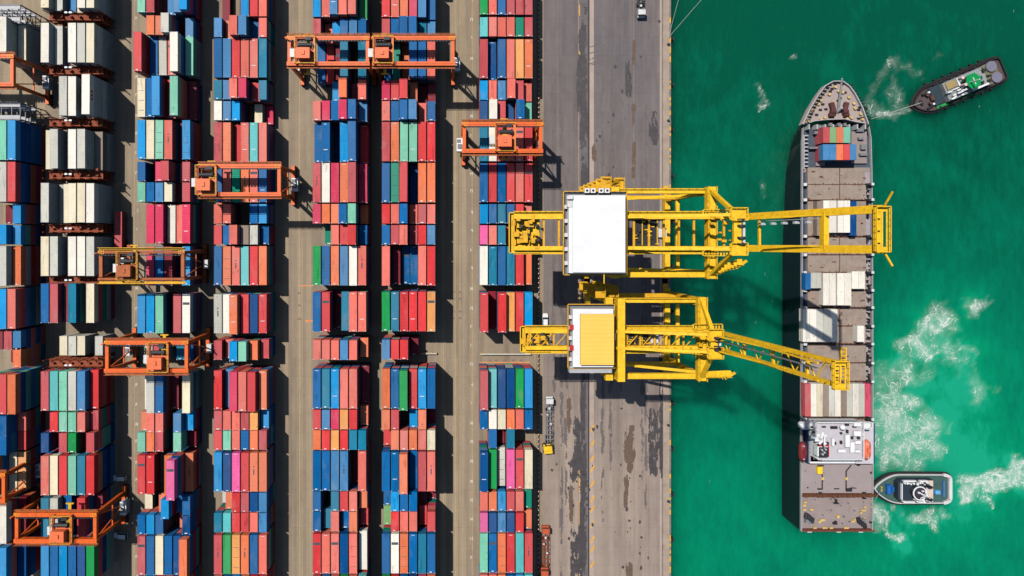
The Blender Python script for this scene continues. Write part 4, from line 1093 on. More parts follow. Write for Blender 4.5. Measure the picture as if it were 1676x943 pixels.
    for i in range(8):
        x0_ = c + (0.6 if i % 2 else 2.8)
        s2.beam((c + 0.8, -hw + 0.6 + i * 0.25, zp + 2 + i * 2.0), (c + 2.8, -hw + 1.8 + i * 0.35, zp + 3.6 + i * 2.0), 0.7, 0.12)
        s2.box(c + 0.4, -hw + 0.4 + i * 0.4, zp + 3.6 + i * 2.0, c + 1.6, -hw + 2.0 + i * 0.4, zp + 3.7 + i * 2.0)
        s2.rail([(c + 0.4, -hw + 0.4 + i * 0.4, zp + 3.7 + i * 2.0), (c + 1.6, -hw + 0.4 + i * 0.4, zp + 3.7 + i * 2.0)], 1.0, 0.06, 1.0)
    part(s2, 'mast_stair')
    return t, X, part
c1, X1, part1 = sts('large yellow quay crane with a white machine house roof and raised box boom', 3.1, 11.3, 40.0, 41.5, 4.15, 15.6, 76.0, 87.5, 84.0, 58.0,
                    (29.6, 44.4, -7.5, 12.8, 46.6, 47.0), (M['white'], (30.6, 44.2, -7.3, 12.6)), M['yellow'])
fan = MB()
for i, x in enumerate((34.6, 36.2, 38.3, 39.9)):
    fan.box(X1(x) - 0.62, 10.4, 43.9, X1(x) + 0.62, 11.6, 45.4)
fo_ = part1(fan, 'fan_housing', M['white'])
fan = MB()
for x in (34.6, 36.2, 38.3, 39.9): fan.tube((X1(x), 11.0, 45.4), (X1(x), 11.0, 45.43), 0.34, 16)
part1(fan, 'fan', M['dark'], fo_)
part1(MB().box(X1(29.0), 8.6, 46.0, X1(30.5), 9.5, 47.6).box(X1(29.2), 6.6, 44, X1(30.4), 8.4, 46.8), 'roof_vent', M['offwhite'])
part1(MB().beam((X1(39), -10.6, 45.5), (X1(39), -13.4, 45.5), 0.25, 0.25), 'davit')
c2, X2, part2 = sts('smaller yellow quay crane with a pale yellow machine house roof and raised lattice boom', -26.3, 10.6, 33.0, 34.0, 2.3, 19.3, 72.0, 77.6, 86.5, 43.0,
                    (32.0, 43.0, -33.4, -17.6, 38.8, 40.0), (M['roof_yellow'], (33.9, 42.9, -32.6, -18.9)), M['yellow'], truss=True)
part2(MB().box(X2(44.6), -11.4, 34.6, X2(46.6), 11.4, 37.2), 'cross_beam')
for yy in (-10.4, 10.4): part2(MB().box(X2(44.7), yy - 0.8, 33.0, X2(46.5), yy + 0.8, 34.6), 'beam_seat')
part2(MB().box(X2(31.4), -9.0, 34.2, X2(43.0), -7.15, 37.0), 'annex', M['grey'])
for yy in (3.0, -2.6):
    part2(MB().box(X2(31.2), yy, 38.0, X2(32.2), yy + 1.4, 38.9), 'warning_board', M['red'])

# ------------------------------------------------------------------ row of low posts beside the quay block, row markers, fenders, bollards
def post_fence(x, y0, y1, label):
    f = MB(); y = y0
    f.beam((x, y0, 0.75), (x, y1, 0.75), 0.12, 0.18); f.beam((x, y0, 0.35), (x, y1, 0.35), 0.08, 0.12)
    t = thing('barrier', label, 'barrier', (0, 0, 0))
    f.build('rail', M['dark'], t)
    p = MB(); c_ = MB()
    while y < y1:
        p.box(x - 0.14, y - 0.14, 0, x + 0.14, y + 0.14, 0.95); c_.box(x - 0.17, y - 0.17, 0.95, x + 0.17, y + 0.17, 1.02); y += 1.55
    tag(p.build('post', M['midgrey'], t), kind='stuff'); tag(c_.build('post_cap', mat('pale orange post cap', lin(222, 176, 148), 0.6), t), kind='stuff')
post_fence(27.3, -118, 88, 'long low barrier of dark rails and pale capped posts beside the quay block')
for (px0, px1, py, lb) in ((787, 868, 579, 'pale pipe rail on posts in the gap of the block beside the quay'), (690, 715, 578, 'short pale pipe rail in the empty end of the second block from the quay')):
    t = thing('pipe_rail', lb, 'rail', (0, 0, 0))
    f = MB(); f.beam((gx(px0), gy(py), 0.9), (gx(px1), gy(py), 0.9), 0.45, 0.5); f.build('pipe', M['rope'], t)
    for i in range(7):
        x = gx(px0 + (px1 - px0) * i / 6)
        MB().box(x - 0.2, gy(py) - 0.35, 0, x + 0.2, gy(py) + 0.35, 0.64).build('post', M['yellow_dull'], t)
sm = MB()
for (px, py) in ((802, 590), (812, 590), (826, 590), (840, 590), (853, 590), (742, 478), (742, 489), (742, 510), (742, 521), (753, 478), (753, 489), (753, 510), (753, 521), (490, 480), (490, 500), (490, 522)):
    sm.box(gx(px) - 0.5, gy(py) - 0.3, 0.010, gx(px) + 0.5, gy(py) + 0.3, 0.016)
sm.build('ground_plate', mat('brown plate', lin(128, 104, 92), 0.7), yard)
ol = MB()
for (a_, b_, c_, d_) in ((785, 868, 592.5, 594), (698, 716, 592.5, 594), (500, 520, 524, 527), (488, 512, 467, 468.6)):
    ol.add([(gx(a_), gy(d_), 0.012), (gx(b_), gy(d_), 0.012), (gx(b_), gy(c_), 0.012), (gx(a_), gy(c_), 0.012)], [(0, 1, 2, 3)])
ol.build('bay_line', mat('orange bay line', lin(216, 140, 80), 0.7, var=0.2), yard)
y = gy(960); i = 0
while y < gy(-40):
    t = thing('fender', 'black rubber fender with a steel face hanging on the quay wall', 'fender', (QX, y, 0), 0, 'fenders along the quay wall')
    MB().tube((0.0, 0, -1.6), (0.75, 0, -1.6), 0.6, 14).tube((0.0, 0, -0.6), (0.75, 0, -0.6), 0.45, 14).build('cushion', M['rubber'], t)
    MB().box(0.75, -0.7, -2.6, 0.95, 0.7, -0.1).build('face_plate', M['dark'], t)
    y += 15.0; i += 1
y = gy(945); rows_ = []
while y < gy(-10):
    t = thing('bollard', 'black steel bollard on the pale strip at the edge of the quay', 'bollard', (QX - 0.95, y, 0.035), 0, 'bollards along the quay edge')
    MB().tube((0, 0, 0), (0, 0, 0.1), 0.42, 12).tube((0, 0, 0.1), (0, 0, 0.55), 0.22, 12).tube((0, 0, 0.55), (0, 0, 0.75), 0.36, 12, 0.26).build('bollard_body', M['dark'], t, smooth=False)
    y += 25.0
def rope(label, pts, r=0.09):
    m_ = MB()
    for p, q_ in zip(pts, pts[1:]): m_.tube(p, q_, r, 6)
    return tag(m_.build('rope', M['rope']), label, 'rope')
b0 = Vector((QX - 0.95, gy(62), 0.6))
def sag(p, q_, s, n=10): return [Vector(p).lerp(Vector(q_), i / n) - Vector((0, 0, s * 4 * (i / n) * (1 - i / n))) for i in range(n + 1)]
rope('thin mooring rope running steeply from the quay edge towards the top of the photo', sag(b0, W(1116, -20, 4), 0.4), 0.05)
rope('thin mooring rope running slantwise from the quay edge over the water', sag(b0, W(1165, -20, 4), 0.4), 0.05)

# ------------------------------------------------------------------ vehicles
def tractor(px, py, label, paint, cargo=None, rz=0.0, l_tr=12.6):
    t = thing('terminal_truck', label, 'truck', (gx(px), gy(py), 0.02), rz)
    cab = MB(); cab.box(-1.2, 0.9, 0.9, 1.2, 2.6, 2.9); cab.box(-1.15, 2.6, 0.7, 1.15, 3.1, 1.7); cab.box(-1.05, 1.0, 2.9, 1.05, 2.5, 3.0)
    co = cab.build('cab', paint, t, bevel=0.08)
    MB().box(-1.0, 2.6, 1.75, 1.0, 2.64, 2.7).box(-1.22, 1.2, 1.8, 1.22, 2.4, 2.7).build('window', M['glass'], co)
    MB().box(-0.5, -2.4, 0.7, 0.5, 3.0, 1.0).box(-1.1, 0.2, 1.0, -0.3, 0.8, 2.2).box(0.3, 0.1, 1.0, 1.1, 0.8, 1.6).build('chassis', M['midgrey'], t)
    for x in (-1.0, 1.0):
        for y in (2.1, -1.3):
            MB().tube((x - 0.2, y, 0.52), (x + 0.2, y, 0.52), 0.52, 14).tube((x - 0.22, y, 0.52), (x + 0.22, y, 0.52), 0.25, 10, mi=1).build('wheel', [M['rubber'], M['midgrey']], t)
    tr = MB()
    for x in (-0.5, 0.5): tr.box(x - 0.12, -l_tr, 1.05, x + 0.12, -0.2, 1.35)
    for i in range(9): tr.box(-1.22, -l_tr + i * (l_tr - 0.4) / 8, 1.2, 1.22, -l_tr + i * (l_tr - 0.4) / 8 + 0.25, 1.4)
    for x in (-1.22, 1.14): tr.box(x, -l_tr, 1.2, x + 0.08, -0.2, 1.38)
    to = tr.build('trailer', cargo or M['midgrey'], t)
    for x in (-1.0, 1.0):
        for y in (-l_tr + 1.2, -l_tr + 2.5):
            MB().tube((x - 0.2, y, 0.52), (x + 0.2, y, 0.52), 0.52, 14).build('wheel', M['rubber'], to)
    MB().box(-0.3, -1.0, 1.36, 0.3, -0.4, 1.8).box(-0.9, -3.0, 1.4, -0.3, -2.6, 1.7).box(0.2, -6.0, 1.4, 0.8, -5.5, 1.75).build('twistlock_box', M['offwhite'], to)
    return t
tractor(898, 663, 'white terminal tractor with an empty grey skeleton trailer beside the low barrier', M['offwhite'])
tractor(892, 873, 'orange terminal tractor with a long rusty trailer beside the low barrier', mat('dull orange cab paint', lin(186, 84, 48), 0.6, var=0.2, dirt=0.4), M['rust'])
tractor(890, 941, 'orange tractor cut off by the bottom edge beside the low barrier', MATS['dull orange cab paint'])
tractor(1047, 16, 'white terminal tractor with a dark trailer driving down the middle of the quay', M['offwhite'], M['dark'], math.pi)
t = thing('forklift', 'small yellow forklift with a dark mast parked on the quay beside the truck', 'forklift', (gx(896), gy(731), 0.02), 0.1)
MB().box(-1.5, -1.9, 0.6, 1.5, 1.2, 1.9).box(-1.3, -1.7, 1.9, 1.3, -0.9, 2.4).build('body', M['yellow'], t, bevel=0.15)
MB().box(-1.2, -0.8, 2.6, 1.2, 0.9, 2.75).build('canopy', M['yellow'], t, bevel=0.06)
MB().box(-1.1, -0.8, 1.9, -1.0, -0.7, 2.6).box(1.0, -0.8, 1.9, 1.1, -0.7, 2.6).box(-1.1, 0.8, 1.9, -1.0, 0.9, 2.6).box(1.0, 0.8, 1.9, 1.1, 0.9, 2.6).build('canopy_post', M['dark'], t)
MB().box(-1.0, 1.2, 0.3, -0.75, 1.5, 3.6).box(0.75, 1.2, 0.3, 1.0, 1.5, 3.6).box(-0.9, 1.25, 3.3, 0.9, 1.45, 3.5).box(-1.2, 1.5, 0.4, 1.2, 1.6, 1.4).build('mast', M['dark'], t)
for x in (-0.6, 0.6): MB().box(x - 0.15, 1.6, 0.35, x + 0.15, 3.4, 0.47).build('fork', M['midgrey'], t)
for x in (-1.4, 1.4):
    for y in (-1.2, 0.8): MB().tube((x - 0.25, y, 0.6), (x + 0.25, y, 0.6), 0.6, 14).build('wheel', M['rubber'], t)
def car(px, py, label, paint, rz=0.0, L_=4.6, van=False):
    t = thing('van' if van else 'car', label, 'van' if van else 'car', (gx(px), gy(py), 0.02), rz)
    w = 0.9; l = L_ / 2
    b_ = MB(); b_.prism([(-w, -l + 0.2), (-w + 0.2, -l), (w - 0.2, -l), (w, -l + 0.2), (w, l - 0.5), (w - 0.35, l), (-w + 0.35, l), (-w, l - 0.5)], 0.35, 0.95)
    b_.build('body', paint, t, bevel=0.06)
    zt = 1.9 if van else 1.45
    ya, yb = (-l + 0.15, l - 1.1) if van else (-l + 0.5, l - 1.3)
    MB().prism([(-w + 0.04, ya), (w - 0.04, ya), (w - 0.04, yb), (-w + 0.04, yb)], 0.95, zt - 0.06, poly2=[(-w + 0.2, ya + 0.25), (w - 0.2, ya + 0.25), (w - 0.2, yb - 0.6), (-w + 0.2, yb - 0.6)]).build('window', M['glass'], t)
    MB().box(-w + 0.2, ya + 0.28, zt - 0.06, w - 0.2, yb - 0.62, zt).build('roof', paint, t, bevel=0.03)
    for x in (-w + 0.08, w - 0.08):
        for y in (-l + 0.85, l - 0.85): MB().tube((x - 0.1, y, 0.33), (x + 0.1, y, 0.33), 0.33, 14).build('wheel', M['rubber'], t)
    for x in (-0.6, 0.6): MB().box(x - 0.18, l - 0.12, 0.6, x + 0.18, l - 0.02, 0.78).build('headlight', M['white'], t)
car(892, 524, 'white pickup sized car with dark windows parked by the quay block under the smaller crane', M['white'])
car(198, 781, 'white van parked in the shadow of the reefer block, upper one of two', M['white'], 1.57, 4.6, True)
car(200, 875, 'white van parked in the shadow of the reefer block, below the gantry leg', M['white'], 1.5, 4.6, True)
put(LONG[1], 'shipping_container', 'D', gx(203), gy(378), 1.4, 'dusty red container on a trailer alone in the shaded lane beside the white reefers', 'container', 'shipping containers stacked in the yard')
MATS_TR = MB()
t = thing('trailer', 'dark skeleton trailer under the lone red container in the lane beside the reefers', 'trailer', (gx(203), gy(378), 0))
MB().box(-0.6, -6.0, 1.0, 0.6, 6.0, 1.38).box(-1.2, -6.0, 1.1, 1.2, -5.7, 1.385).box(-1.2, 5.7, 1.1, 1.2, 6.0, 1.385).build('frame', M['dark'], t)
for yy in (-4.8, -3.5):
    for xx in (-1.0, 1.0): MB().tube((xx - 0.2, yy, 0.5), (xx + 0.2, yy, 0.5), 0.5, 14).build('wheel', M['rubber'], t)
# ------------------------------------------------------------------ the ship
DZ = 9.0                                          # main deck above the quay level, high so the hull side mimics shadow
def D2(px, py, z=DZ): v = W(px, py, z); return (v.x, v.y)
M['hull'] = mat('dark navy hull with shadow tone', lin(14, 24, 36), 0.5, var=0.2, scale=0.15, dirt=0.15, dirt_col=lin(70, 44, 36))  # hull colour darkened to stand in for the ship's shadow on its left
M['deck'] = mat('grey brown deck paint', lin(146, 132, 129), 0.7, var=0.10, scale=0.25, dirt=0.4, dirt_col=lin(112, 84, 70), fine=0.06)
M['hatch'] = mat('dusty hatch cover', lin(150, 134, 122), 0.75, var=0.12, scale=0.3, dirt=0.5, dirt_col=lin(106, 76, 58), fine=0.07)
M['rust_line'] = mat('rusty seam', lin(104, 64, 42), 0.85, var=0.35, scale=1.2)
M['well'] = mat('dark slate deck', lin(70, 80, 92), 0.7, var=0.2, scale=0.4, dirt=0.4, dirt_col=lin(60, 50, 48))
M['deckhouse_shade'] = mat('blue shaded deckhouse', lin(36, 58, 98), 0.55, var=0.12)  # dark blue puts the shade of the bridge's left side into the colour
M['pale_line'] = mat('pale rail paint', lin(176, 172, 172), 0.6, var=0.15)
M['ochre'] = mat('ochre fitting paint', lin(206, 176, 108), 0.6, var=0.2, dirt=0.4)
M['boot'] = mat('red brown waterline paint', lin(112, 60, 48), 0.6, var=0.2)
ship = thing('container_ship', 'grey decked container ship with white bridge, half loaded, beside the yellow quay cranes', 'ship', (*D2(1369, 500), WZ))
SX, SY = ship.location.x, ship.location.y
ship_l = lambda px, py, z=DZ: (D2(px, py, z)[0] - SX, D2(px, py, z)[1] - SY)
def lz(z): return z - WZ
class SB(MB):
    """Shapes given in photo pixels at a height z above the quay level, kept in the ship's own frame."""
    def pbox(s, a, b_, c, d_, z0, z1, mi=0):
        x0, y0 = ship_l(a, d_, DZ); x1, y1 = ship_l(c, b_, DZ)
        return s.box(x0, y0, lz(z0), x1, y1, lz(z1), mi)
R = [(1377, 134), (1388, 142), (1397, 154), (1409, 177), (1418.5, 203), (1422.5, 227), (1424, 281), (1425, 420), (1425.5, 600), (1425.5, 760), (1425, 868)]
Lf = [(1362, 134), (1349, 141), (1337, 157), (1323, 180), (1312, 204), (1311, 232), (1311, 281), (1310.5, 420), (1310, 600), (1309.5, 760), (1309.5, 868)]
outline = R + Lf[::-1]
FZ = 11.0
deckz = [FZ if p[1] < 206 else DZ for p in outline]
top = [ship_l(*p, FZ if p[1] < 206 else DZ) for p in outline]
def shrink(p):
    px, py = p
    f_ = max(0.0, min(1.0, (330 - py) / 200.0))
    cx = 1369.5
    return ship_l(cx + (px - cx) * (1 - 0.62 * f_ ** 1.3), py + 26 * f_ * f_)
low = [shrink(p) for p in outline]
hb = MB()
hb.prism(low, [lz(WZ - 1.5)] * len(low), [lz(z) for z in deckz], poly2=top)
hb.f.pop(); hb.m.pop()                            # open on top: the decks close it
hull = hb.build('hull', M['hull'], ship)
def ring(pts, z, h, w, name, m, par):
    r_ = MB()
    for p, q_ in zip(pts, pts[1:]): r_.beam((*p, lz(z + h / 2)), (*q_, lz(z + h / 2)), w, h)
    return r_.build(name, m, par)
# deck plates
dk = MB(); n_ = len(R)
md = [p for p in R if p[1] > 206] + [p for p in Lf if p[1] > 206][::-1]
dk.prism([ship_l(*p) for p in [(1419, 205)] + md + [(1312, 205)]], lz(DZ), lz(DZ + 0.03))
dk.build('main_deck', M['deck'], ship)
fc = [p for p in R if p[1] < 206] + [p for p in Lf if p[1] < 206][::-1]

fk = MB(); fpts = [ship_l(*p, FZ) for p in fc]
curve = [ship_l(px, py, FZ) for px, py in ((1318, 203), (1330, 199), (1345, 197), (1364, 196), (1381, 195.5), (1398, 200), (1412, 202))]
fk.prism([ship_l(*p, FZ) for p in [q_ for q_ in R if q_[1] < 206]] + curve[::-1] + [ship_l(*p, FZ) for p in [q_ for q_ in Lf if q_[1] < 206]][::-1], lz(DZ + 0.02), lz(FZ + 0.04))
fk.build('forecastle_deck', mat('pale forecastle deck', lin(166, 150, 144), 0.7, var=0.1, scale=0.3, dirt=0.4, dirt_col=lin(120, 96, 84), fine=0.06), ship)
ring([ship_l(*p, FZ) for p in [(1312, 204), (1323, 180), (1337, 157), (1349, 141), (1362, 134), (1377, 134), (1388, 142), (1397, 154), (1409, 177), (1418.5, 203)]], FZ, 1.0, 0.28, 'bulwark', M['pale_line'], ship)
ring(curve, FZ, 0.9, 0.22, 'breakwater', M['pale_line'], ship)
ring([ship_l(*p) for p in Lf if p[1] > 200], DZ, 1.1, 0.16, 'bulwark', M['pale_line'], ship)
ring([ship_l(*p) for p in R if p[1] > 200], DZ, 1.1, 0.16, 'bulwark', M['pale_line'], ship)
# ribs of the bulwarks
rb = SB()
for i in range(13):
    f_ = i / 12
    for a_, b_ in (((1349, 141), (1312, 204)), ((1388, 142), (1418, 203))):
        x, y = a_[0] + (b_[0] - a_[0]) * f_, a_[1] + (b_[1] - a_[1]) * f_
        bow = math.sin(f_ * 3.14) * 4
        x += -bow if a_[0] < 1370 else bow
        sgn = 1 if a_[0] < 1370 else -1
        rb.pbox(min(x, x + sgn * 5), y - 0.6, max(x, x + sgn * 5), y + 0.6, FZ + 0.05, FZ + 1.0)
each(rb, 'bulwark_rib', M['dark'], ship)
wl = SB(); wl.pbox(1314, 206, 1424, 274, DZ + 0.04, DZ + 0.1); wl.build('forward_well', M['well'], ship)
wl = SB(); wl.pbox(1391, 216, 1416, 268, DZ + 0.1, DZ + 0.9); wl.pbox(1334, 262, 1348, 272, DZ + 0.1, DZ + 0.7); each(wl, 'deck_platform', M['deck'], ship)
ic = SB()
for i in range(9): ic.pbox(1312.5, 222 + i * 6.2, 1320, 224 + i * 6.2, DZ + 0.1, DZ + 1.1); ic.pbox(1312.5, 224 + i * 6.2, 1314, 228 + i * 6.2, DZ + 0.1, DZ + 1.1)
for i in range(8): ic.pbox(1316 + i * 13, 206, 1318 + i * 13, 214, DZ + 0.1, DZ + 2.8)
each(ic, 'side_frame', M['grey'], ship)
ic = SB()
for x, y, w_, h_ in ((1396, 212, 12, 5), (1400, 226, 8, 4), (1404, 238, 8, 8), (1328, 216, 8, 5), (1320, 242, 14, 3), (1330, 206, 8, 8), (1352, 203, 5, 5), (1366, 203, 5, 5), (1376, 203, 4, 5), (1402, 252, 12, 4)):
    ic.pbox(x, y, x + w_, y + h_, DZ + 0.9, DZ + 1.9)
each(ic, 'deck_gear', M['midgrey'], ship)
# foremast, windlasses, bollards on the forecastle
fm = MB(); fm.tube((*ship_l(1366, 182), lz(FZ)), (*ship_l(1352, 140), lz(FZ + 7)), 0.42, 10, 0.22); fm.tube((*ship_l(1363, 186), lz(FZ)), (*ship_l(1366, 180), lz(FZ + 2.0)), 0.5, 8)
fm.build('foremast', M['grey'], ship)
for x, s_ in ((1354, -1), (1376, 1)):
    w_ = MB(); p, q_ = ship_l(x + s_ * 1.5, 171), ship_l(x - s_ * 2, 184)
    w_.beam((*p, lz(FZ + 0.7)), (*q_, lz(FZ + 0.7)), 1.3, 1.2); w_.tube((*ship_l(x - s_ * 5, 186), lz(FZ + 0.9)), (*ship_l(x + s_ * 3, 186), lz(FZ + 0.9)), 0.8, 12)
    w_.tube((*ship_l(x - s_ * 3, 191), lz(FZ + 0.7)), (*ship_l(x + s_ * 5, 191), lz(FZ + 0.7)), 0.65, 12)
    w_.build('windlass', mat('dark red winch paint', lin(88, 50, 48), 0.6, var=0.25), ship)
bl = SB(); bl2 = SB()
for x, y in ((1366, 143), (1371, 150), (1378, 152), (1388, 160), (1396, 170), (1398, 178), (1342, 165), (1338, 171), (1328, 181), (1322, 198), (1342, 196), (1349, 193), (1385, 195), (1392, 193), (1410, 196), (1407, 187), (1356, 155), (1362, 168)):
    v = ship_l(x, y, FZ); bl.tube((*v, lz(FZ)), (*v, lz(FZ + 0.7)), 0.42, 10)
for x, y in ((1360, 140), (1366, 138), (1372, 140), (1376, 154), (1368, 163), (1365, 167), (1400, 178), (1398, 182), (1345, 181), (1336, 182), (1398, 196), (1404, 195), (1352, 152), (1355, 148), (1340, 173), (1410, 180), (1330, 190)):
    bl2.pbox(x - 2, y - 1.2, x + 2.4, y + 1.0, FZ + 0.03, FZ + 0.6)
each(bl, 'bollard', M['ochre'], ship); each(bl2, 'fairlead', M['dark'], ship)
# hatch covers, seams, side passages
hcs = ((276, 302), (303, 327), (330, 386), (389, 416), (418, 445), (448, 474), (476, 502), (506, 532), (534, 561), (565, 592), (594, 622), (628, 683))
for y0_, y1_ in hcs:
    for x0_, x1_ in ((1319, 1370.3), (1371.7, 1414 if y0_ > 290 else 1412)):
        h_ = SB(); h_.pbox(x0_, y0_, x1_, y1_, DZ + 0.03, DZ + 1.1)
        for j in range(1, 4):
            xx = x0_ + (x1_ - x0_) * j / 4
            h_.pbox(xx - 0.25, y0_ + 0.5, xx + 0.25, y1_ - 0.5, DZ + 1.1, DZ + 1.14)
        ho = h_.build('hatch_cover', M['hatch'], ship)
    s_ = SB()
    random.seed(y0_)
    x = 1319
    while x < 1412:
        w_ = random.uniform(1, 6)
        s_.pbox(x, y1_ + 0.2, min(x + w_, 1414), y1_ + random.uniform(0.8, 2.0), DZ + 0.05, DZ + 1.16)
        if random.random() < 0.45: s_.pbox(x, y1_ - random.uniform(0.5, 2.5), x + random.uniform(0.5, 2), y1_ + 0.8, DZ + 1.1, DZ + 1.2)
        x += w_ + random.uniform(0, 2)
    s_.build('rusty_seam', M['rust_line'], ship)
s_ = SB(); s_.pbox(1370.4, 276, 1371.6, 446, DZ + 0.1, DZ + 1.12); s_.pbox(1370.4, 446, 1371.6, 684, DZ + 0.1, DZ + 0.9)
s_.build('centre_seam', M['rust_line'], ship)
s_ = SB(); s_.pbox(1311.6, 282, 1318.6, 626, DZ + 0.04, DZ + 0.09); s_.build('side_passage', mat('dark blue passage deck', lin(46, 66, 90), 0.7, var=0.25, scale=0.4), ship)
s_ = SB(); s_.pbox(1414.4, 282, 1424.0, 686, DZ + 0.04, DZ + 0.09); s_.build('side_passage', mat('grey passage deck', lin(160, 150, 154), 0.7, var=0.12, scale=0.4, dirt=0.4), ship)
s_ = SB(); s_.pbox(1424.6, 430, 1426.6, 760, DZ - 1.2, DZ + 0.1); s_.build('rubbing_strake', M['boot'], ship)
random.seed(11)
lf = SB(); ly = SB()
for yy in [y1_ + 1 for _, y1_ in hcs]:
    lf.pbox(1413, yy - 2, 1423, yy + 1.5, DZ + 0.1, DZ + 2.2); lf.pbox(1311.8, yy - 1.4, 1318, yy + 1.6, DZ + 0.1, DZ + 1.8)
    ly.pbox(1419, yy - 2.5, 1423, yy + 1.5, DZ + 2.2, DZ + 2.5); ly.pbox(1310.5, yy - 2.4, 1315.5, yy + 2.2, DZ + 1.0, DZ + 2.1)
    for j in range(7):
        x, y = random.uniform(1414.5, 1421), yy + random.uniform(4, 26)
        lf.pbox(x, y, x + random.uniform(0.6, 3), y + random.uniform(0.6, 3), DZ + 0.1, DZ + random.uniform(0.6, 1.6))
each(lf, 'lashing_gear', M['dark'], ship); each(ly, 'bracket', M['offwhite'], ship)

# containers on the ship
SCN = []
def ship_box(px0, px1, py0, py1, base, letter, label, group='containers carried on the ship'):
    """base: height of its foot above the quay level. Seated so that its roof shows at these pixels."""
    zt = base + 2.4
    a_, b_ = W(px0, py1, zt), W(px1, py0, zt)
    w_, l_ = b_.x - a_.x - 0.06, b_.y - a_.y - 0.08
    me_ = SHIPM[0] if l_ > 8 else SHIPM[1]
    o = put(me_, 'shipping_container', letter, (a_.x + b_.x) / 2, (a_.y + b_.y) / 2, base, label, 'container', group)
    o.scale = (w_ / 2.44, l_ / (12.19 if l_ > 8 else 6.06), 2.4 / 2.59)
    return o
SHIPM = [container_mesh('shipping_container', 12.19, 1), container_mesh('shipping_container', 6.06, 1)]
HT = DZ + 1.15
def ship_row(xs, py0, py1, base, letters, where):
    labs = row_labels(list(letters), where, 'container')
    for i, l_ in enumerate(letters): ship_box(xs[i], xs[i + 1], py0, py1, base, l_, labs[i])
b1 = DZ + 0.12
stk = SB()
ship_row([1347, 1358, 1369, 1380.5, 1392], 208, 234, b1 + 2.45, 'DKOg', 'upper bow row on the ship')
ship_row([1347, 1358, 1369, 1380, 1391, 1402], 236, 262, b1 + 2.45, 'SSORS', 'lower bow row on the ship')
lowb = MB()
for px0, px1, py0, py1 in ((1347, 1392, 208, 234), (1347, 1402, 236, 262)):
    zt = b1 + 4.85; a_, b_ = W(px0, py1, zt), W(px1, py0, zt); n = round((px1 - px0) / 11)
    for i in range(n):
        w_ = (b_.x - a_.x) / n
        lowb.box(a_.x + i * w_ + 0.05, a_.y + 0.05, b1, a_.x + (i + 1) * w_ - 0.05, b_.y - 0.05, b1 + 2.42, i % 3)
tag(lowb.build('lower_containers', [MATS['container dusty red'], MATS['container faded blue'], MATS['container navy']]), 'lower tier of containers under the two bow rows of the ship', 'containers', kind='stuff')
ship_row([1337, 1347.5], 329, 386, HT, 't', 'hatch row under the large boom of the ship')
for i, (a_, b_, c_, l_) in enumerate(((1347.5, 1358, 'W', 'white container left of the dark seam under the large raised boom, outer one'), (1358, 1369, 'W', 'white container left of the dark seam under the large raised boom, inner one'),
                          (1371, 1381, 'W', 'white container right of the dark seam under the large raised boom, inner one'), (1381, 1391.5, 'W', 'white container right of the dark seam under the large raised boom, outer one'))):
    ship_box(a_, b_, 328, 381, HT, c_, l_)
ship_box(1392, 1402, 329, 386, DZ + 1.15 - 0.3 + 0.3, 'N', 'navy container beside the white pair under the large raised boom')
ship_box(1318, 1327, 447, 474, HT, 'B', 'short blue container at the port rail, above the navy hatch opening')
ship_box(1327, 1336, 446, 472, HT, 'y', 'short light grey container beside the short blue one')
ship_box(1336, 1344.5, 446, 472, HT, 'y', 'short light grey container beside the tall white pair')
for a_, b_, l_ in ((1347, 1357.5, 'long white container of the middle four, outermost to port'), (1357.5, 1368, 'long white container of the middle four, just left of the centre seam'),
                   (1370, 1382, 'long white container of the middle four, just right of the centre seam'), (1382, 1393.5, 'long white container of the middle four, beside the short white pair')):
    ship_box(a_, b_, 447, 500, HT, 'W', l_)
ship_box(1394, 1405, 444, 473, HT, 'W', 'short white container of the starboard pair, beside the long one')
ship_box(1405, 1416, 444, 473, HT, 'W', 'short white container of the starboard pair, nearer the rail')
xs = [1314, 1325.4, 1336.8, 1348, 1359.4, 1371]
for i, (c_, l_) in enumerate((('W', 'outermost white container of the port five, at the rail'), ('W', 'second white container of the port five'), ('y', 'first light grey container of the port five'), ('y', 'second light grey container of the port five'), ('W', 'white container of the port five beside the bare hatch'))):
    ship_box(xs[i], xs[i + 1], 506, 560, HT, c_, l_)
ship_box(1403, 1415, 533, 560, HT, 'W', 'short white container alone near the starboard rail')
ship_row([1317.2 + i * 9.82 for i in range(12)], 628, 682, HT, 'DWctyWtyWyP', 'full row before the bridge')
# spreader of the smaller crane standing on the hatch
sp_ = thing('spreader', 'yellow lifting frame of ladder shape lying on the hatch beside the lattice boom', 'spreader', (*D2(1376, 594), HT))
k_ = MB()
for dx in (-0.75, 0.75): k_.box(dx - 0.16, -5.0, 0, dx + 0.16, 5.0, 0.6)
for i in range(9): k_.box(-0.75, -4.9 + i * 1.2, 0.1, 0.75, -4.6 + i * 1.2, 0.5)
k_.build('frame', M['yellow'], sp_)
MB().box(-0.8, -0.8, 0.6, 0.8, 0.8, 1.1).build('head_block', M['dark'], sp_)

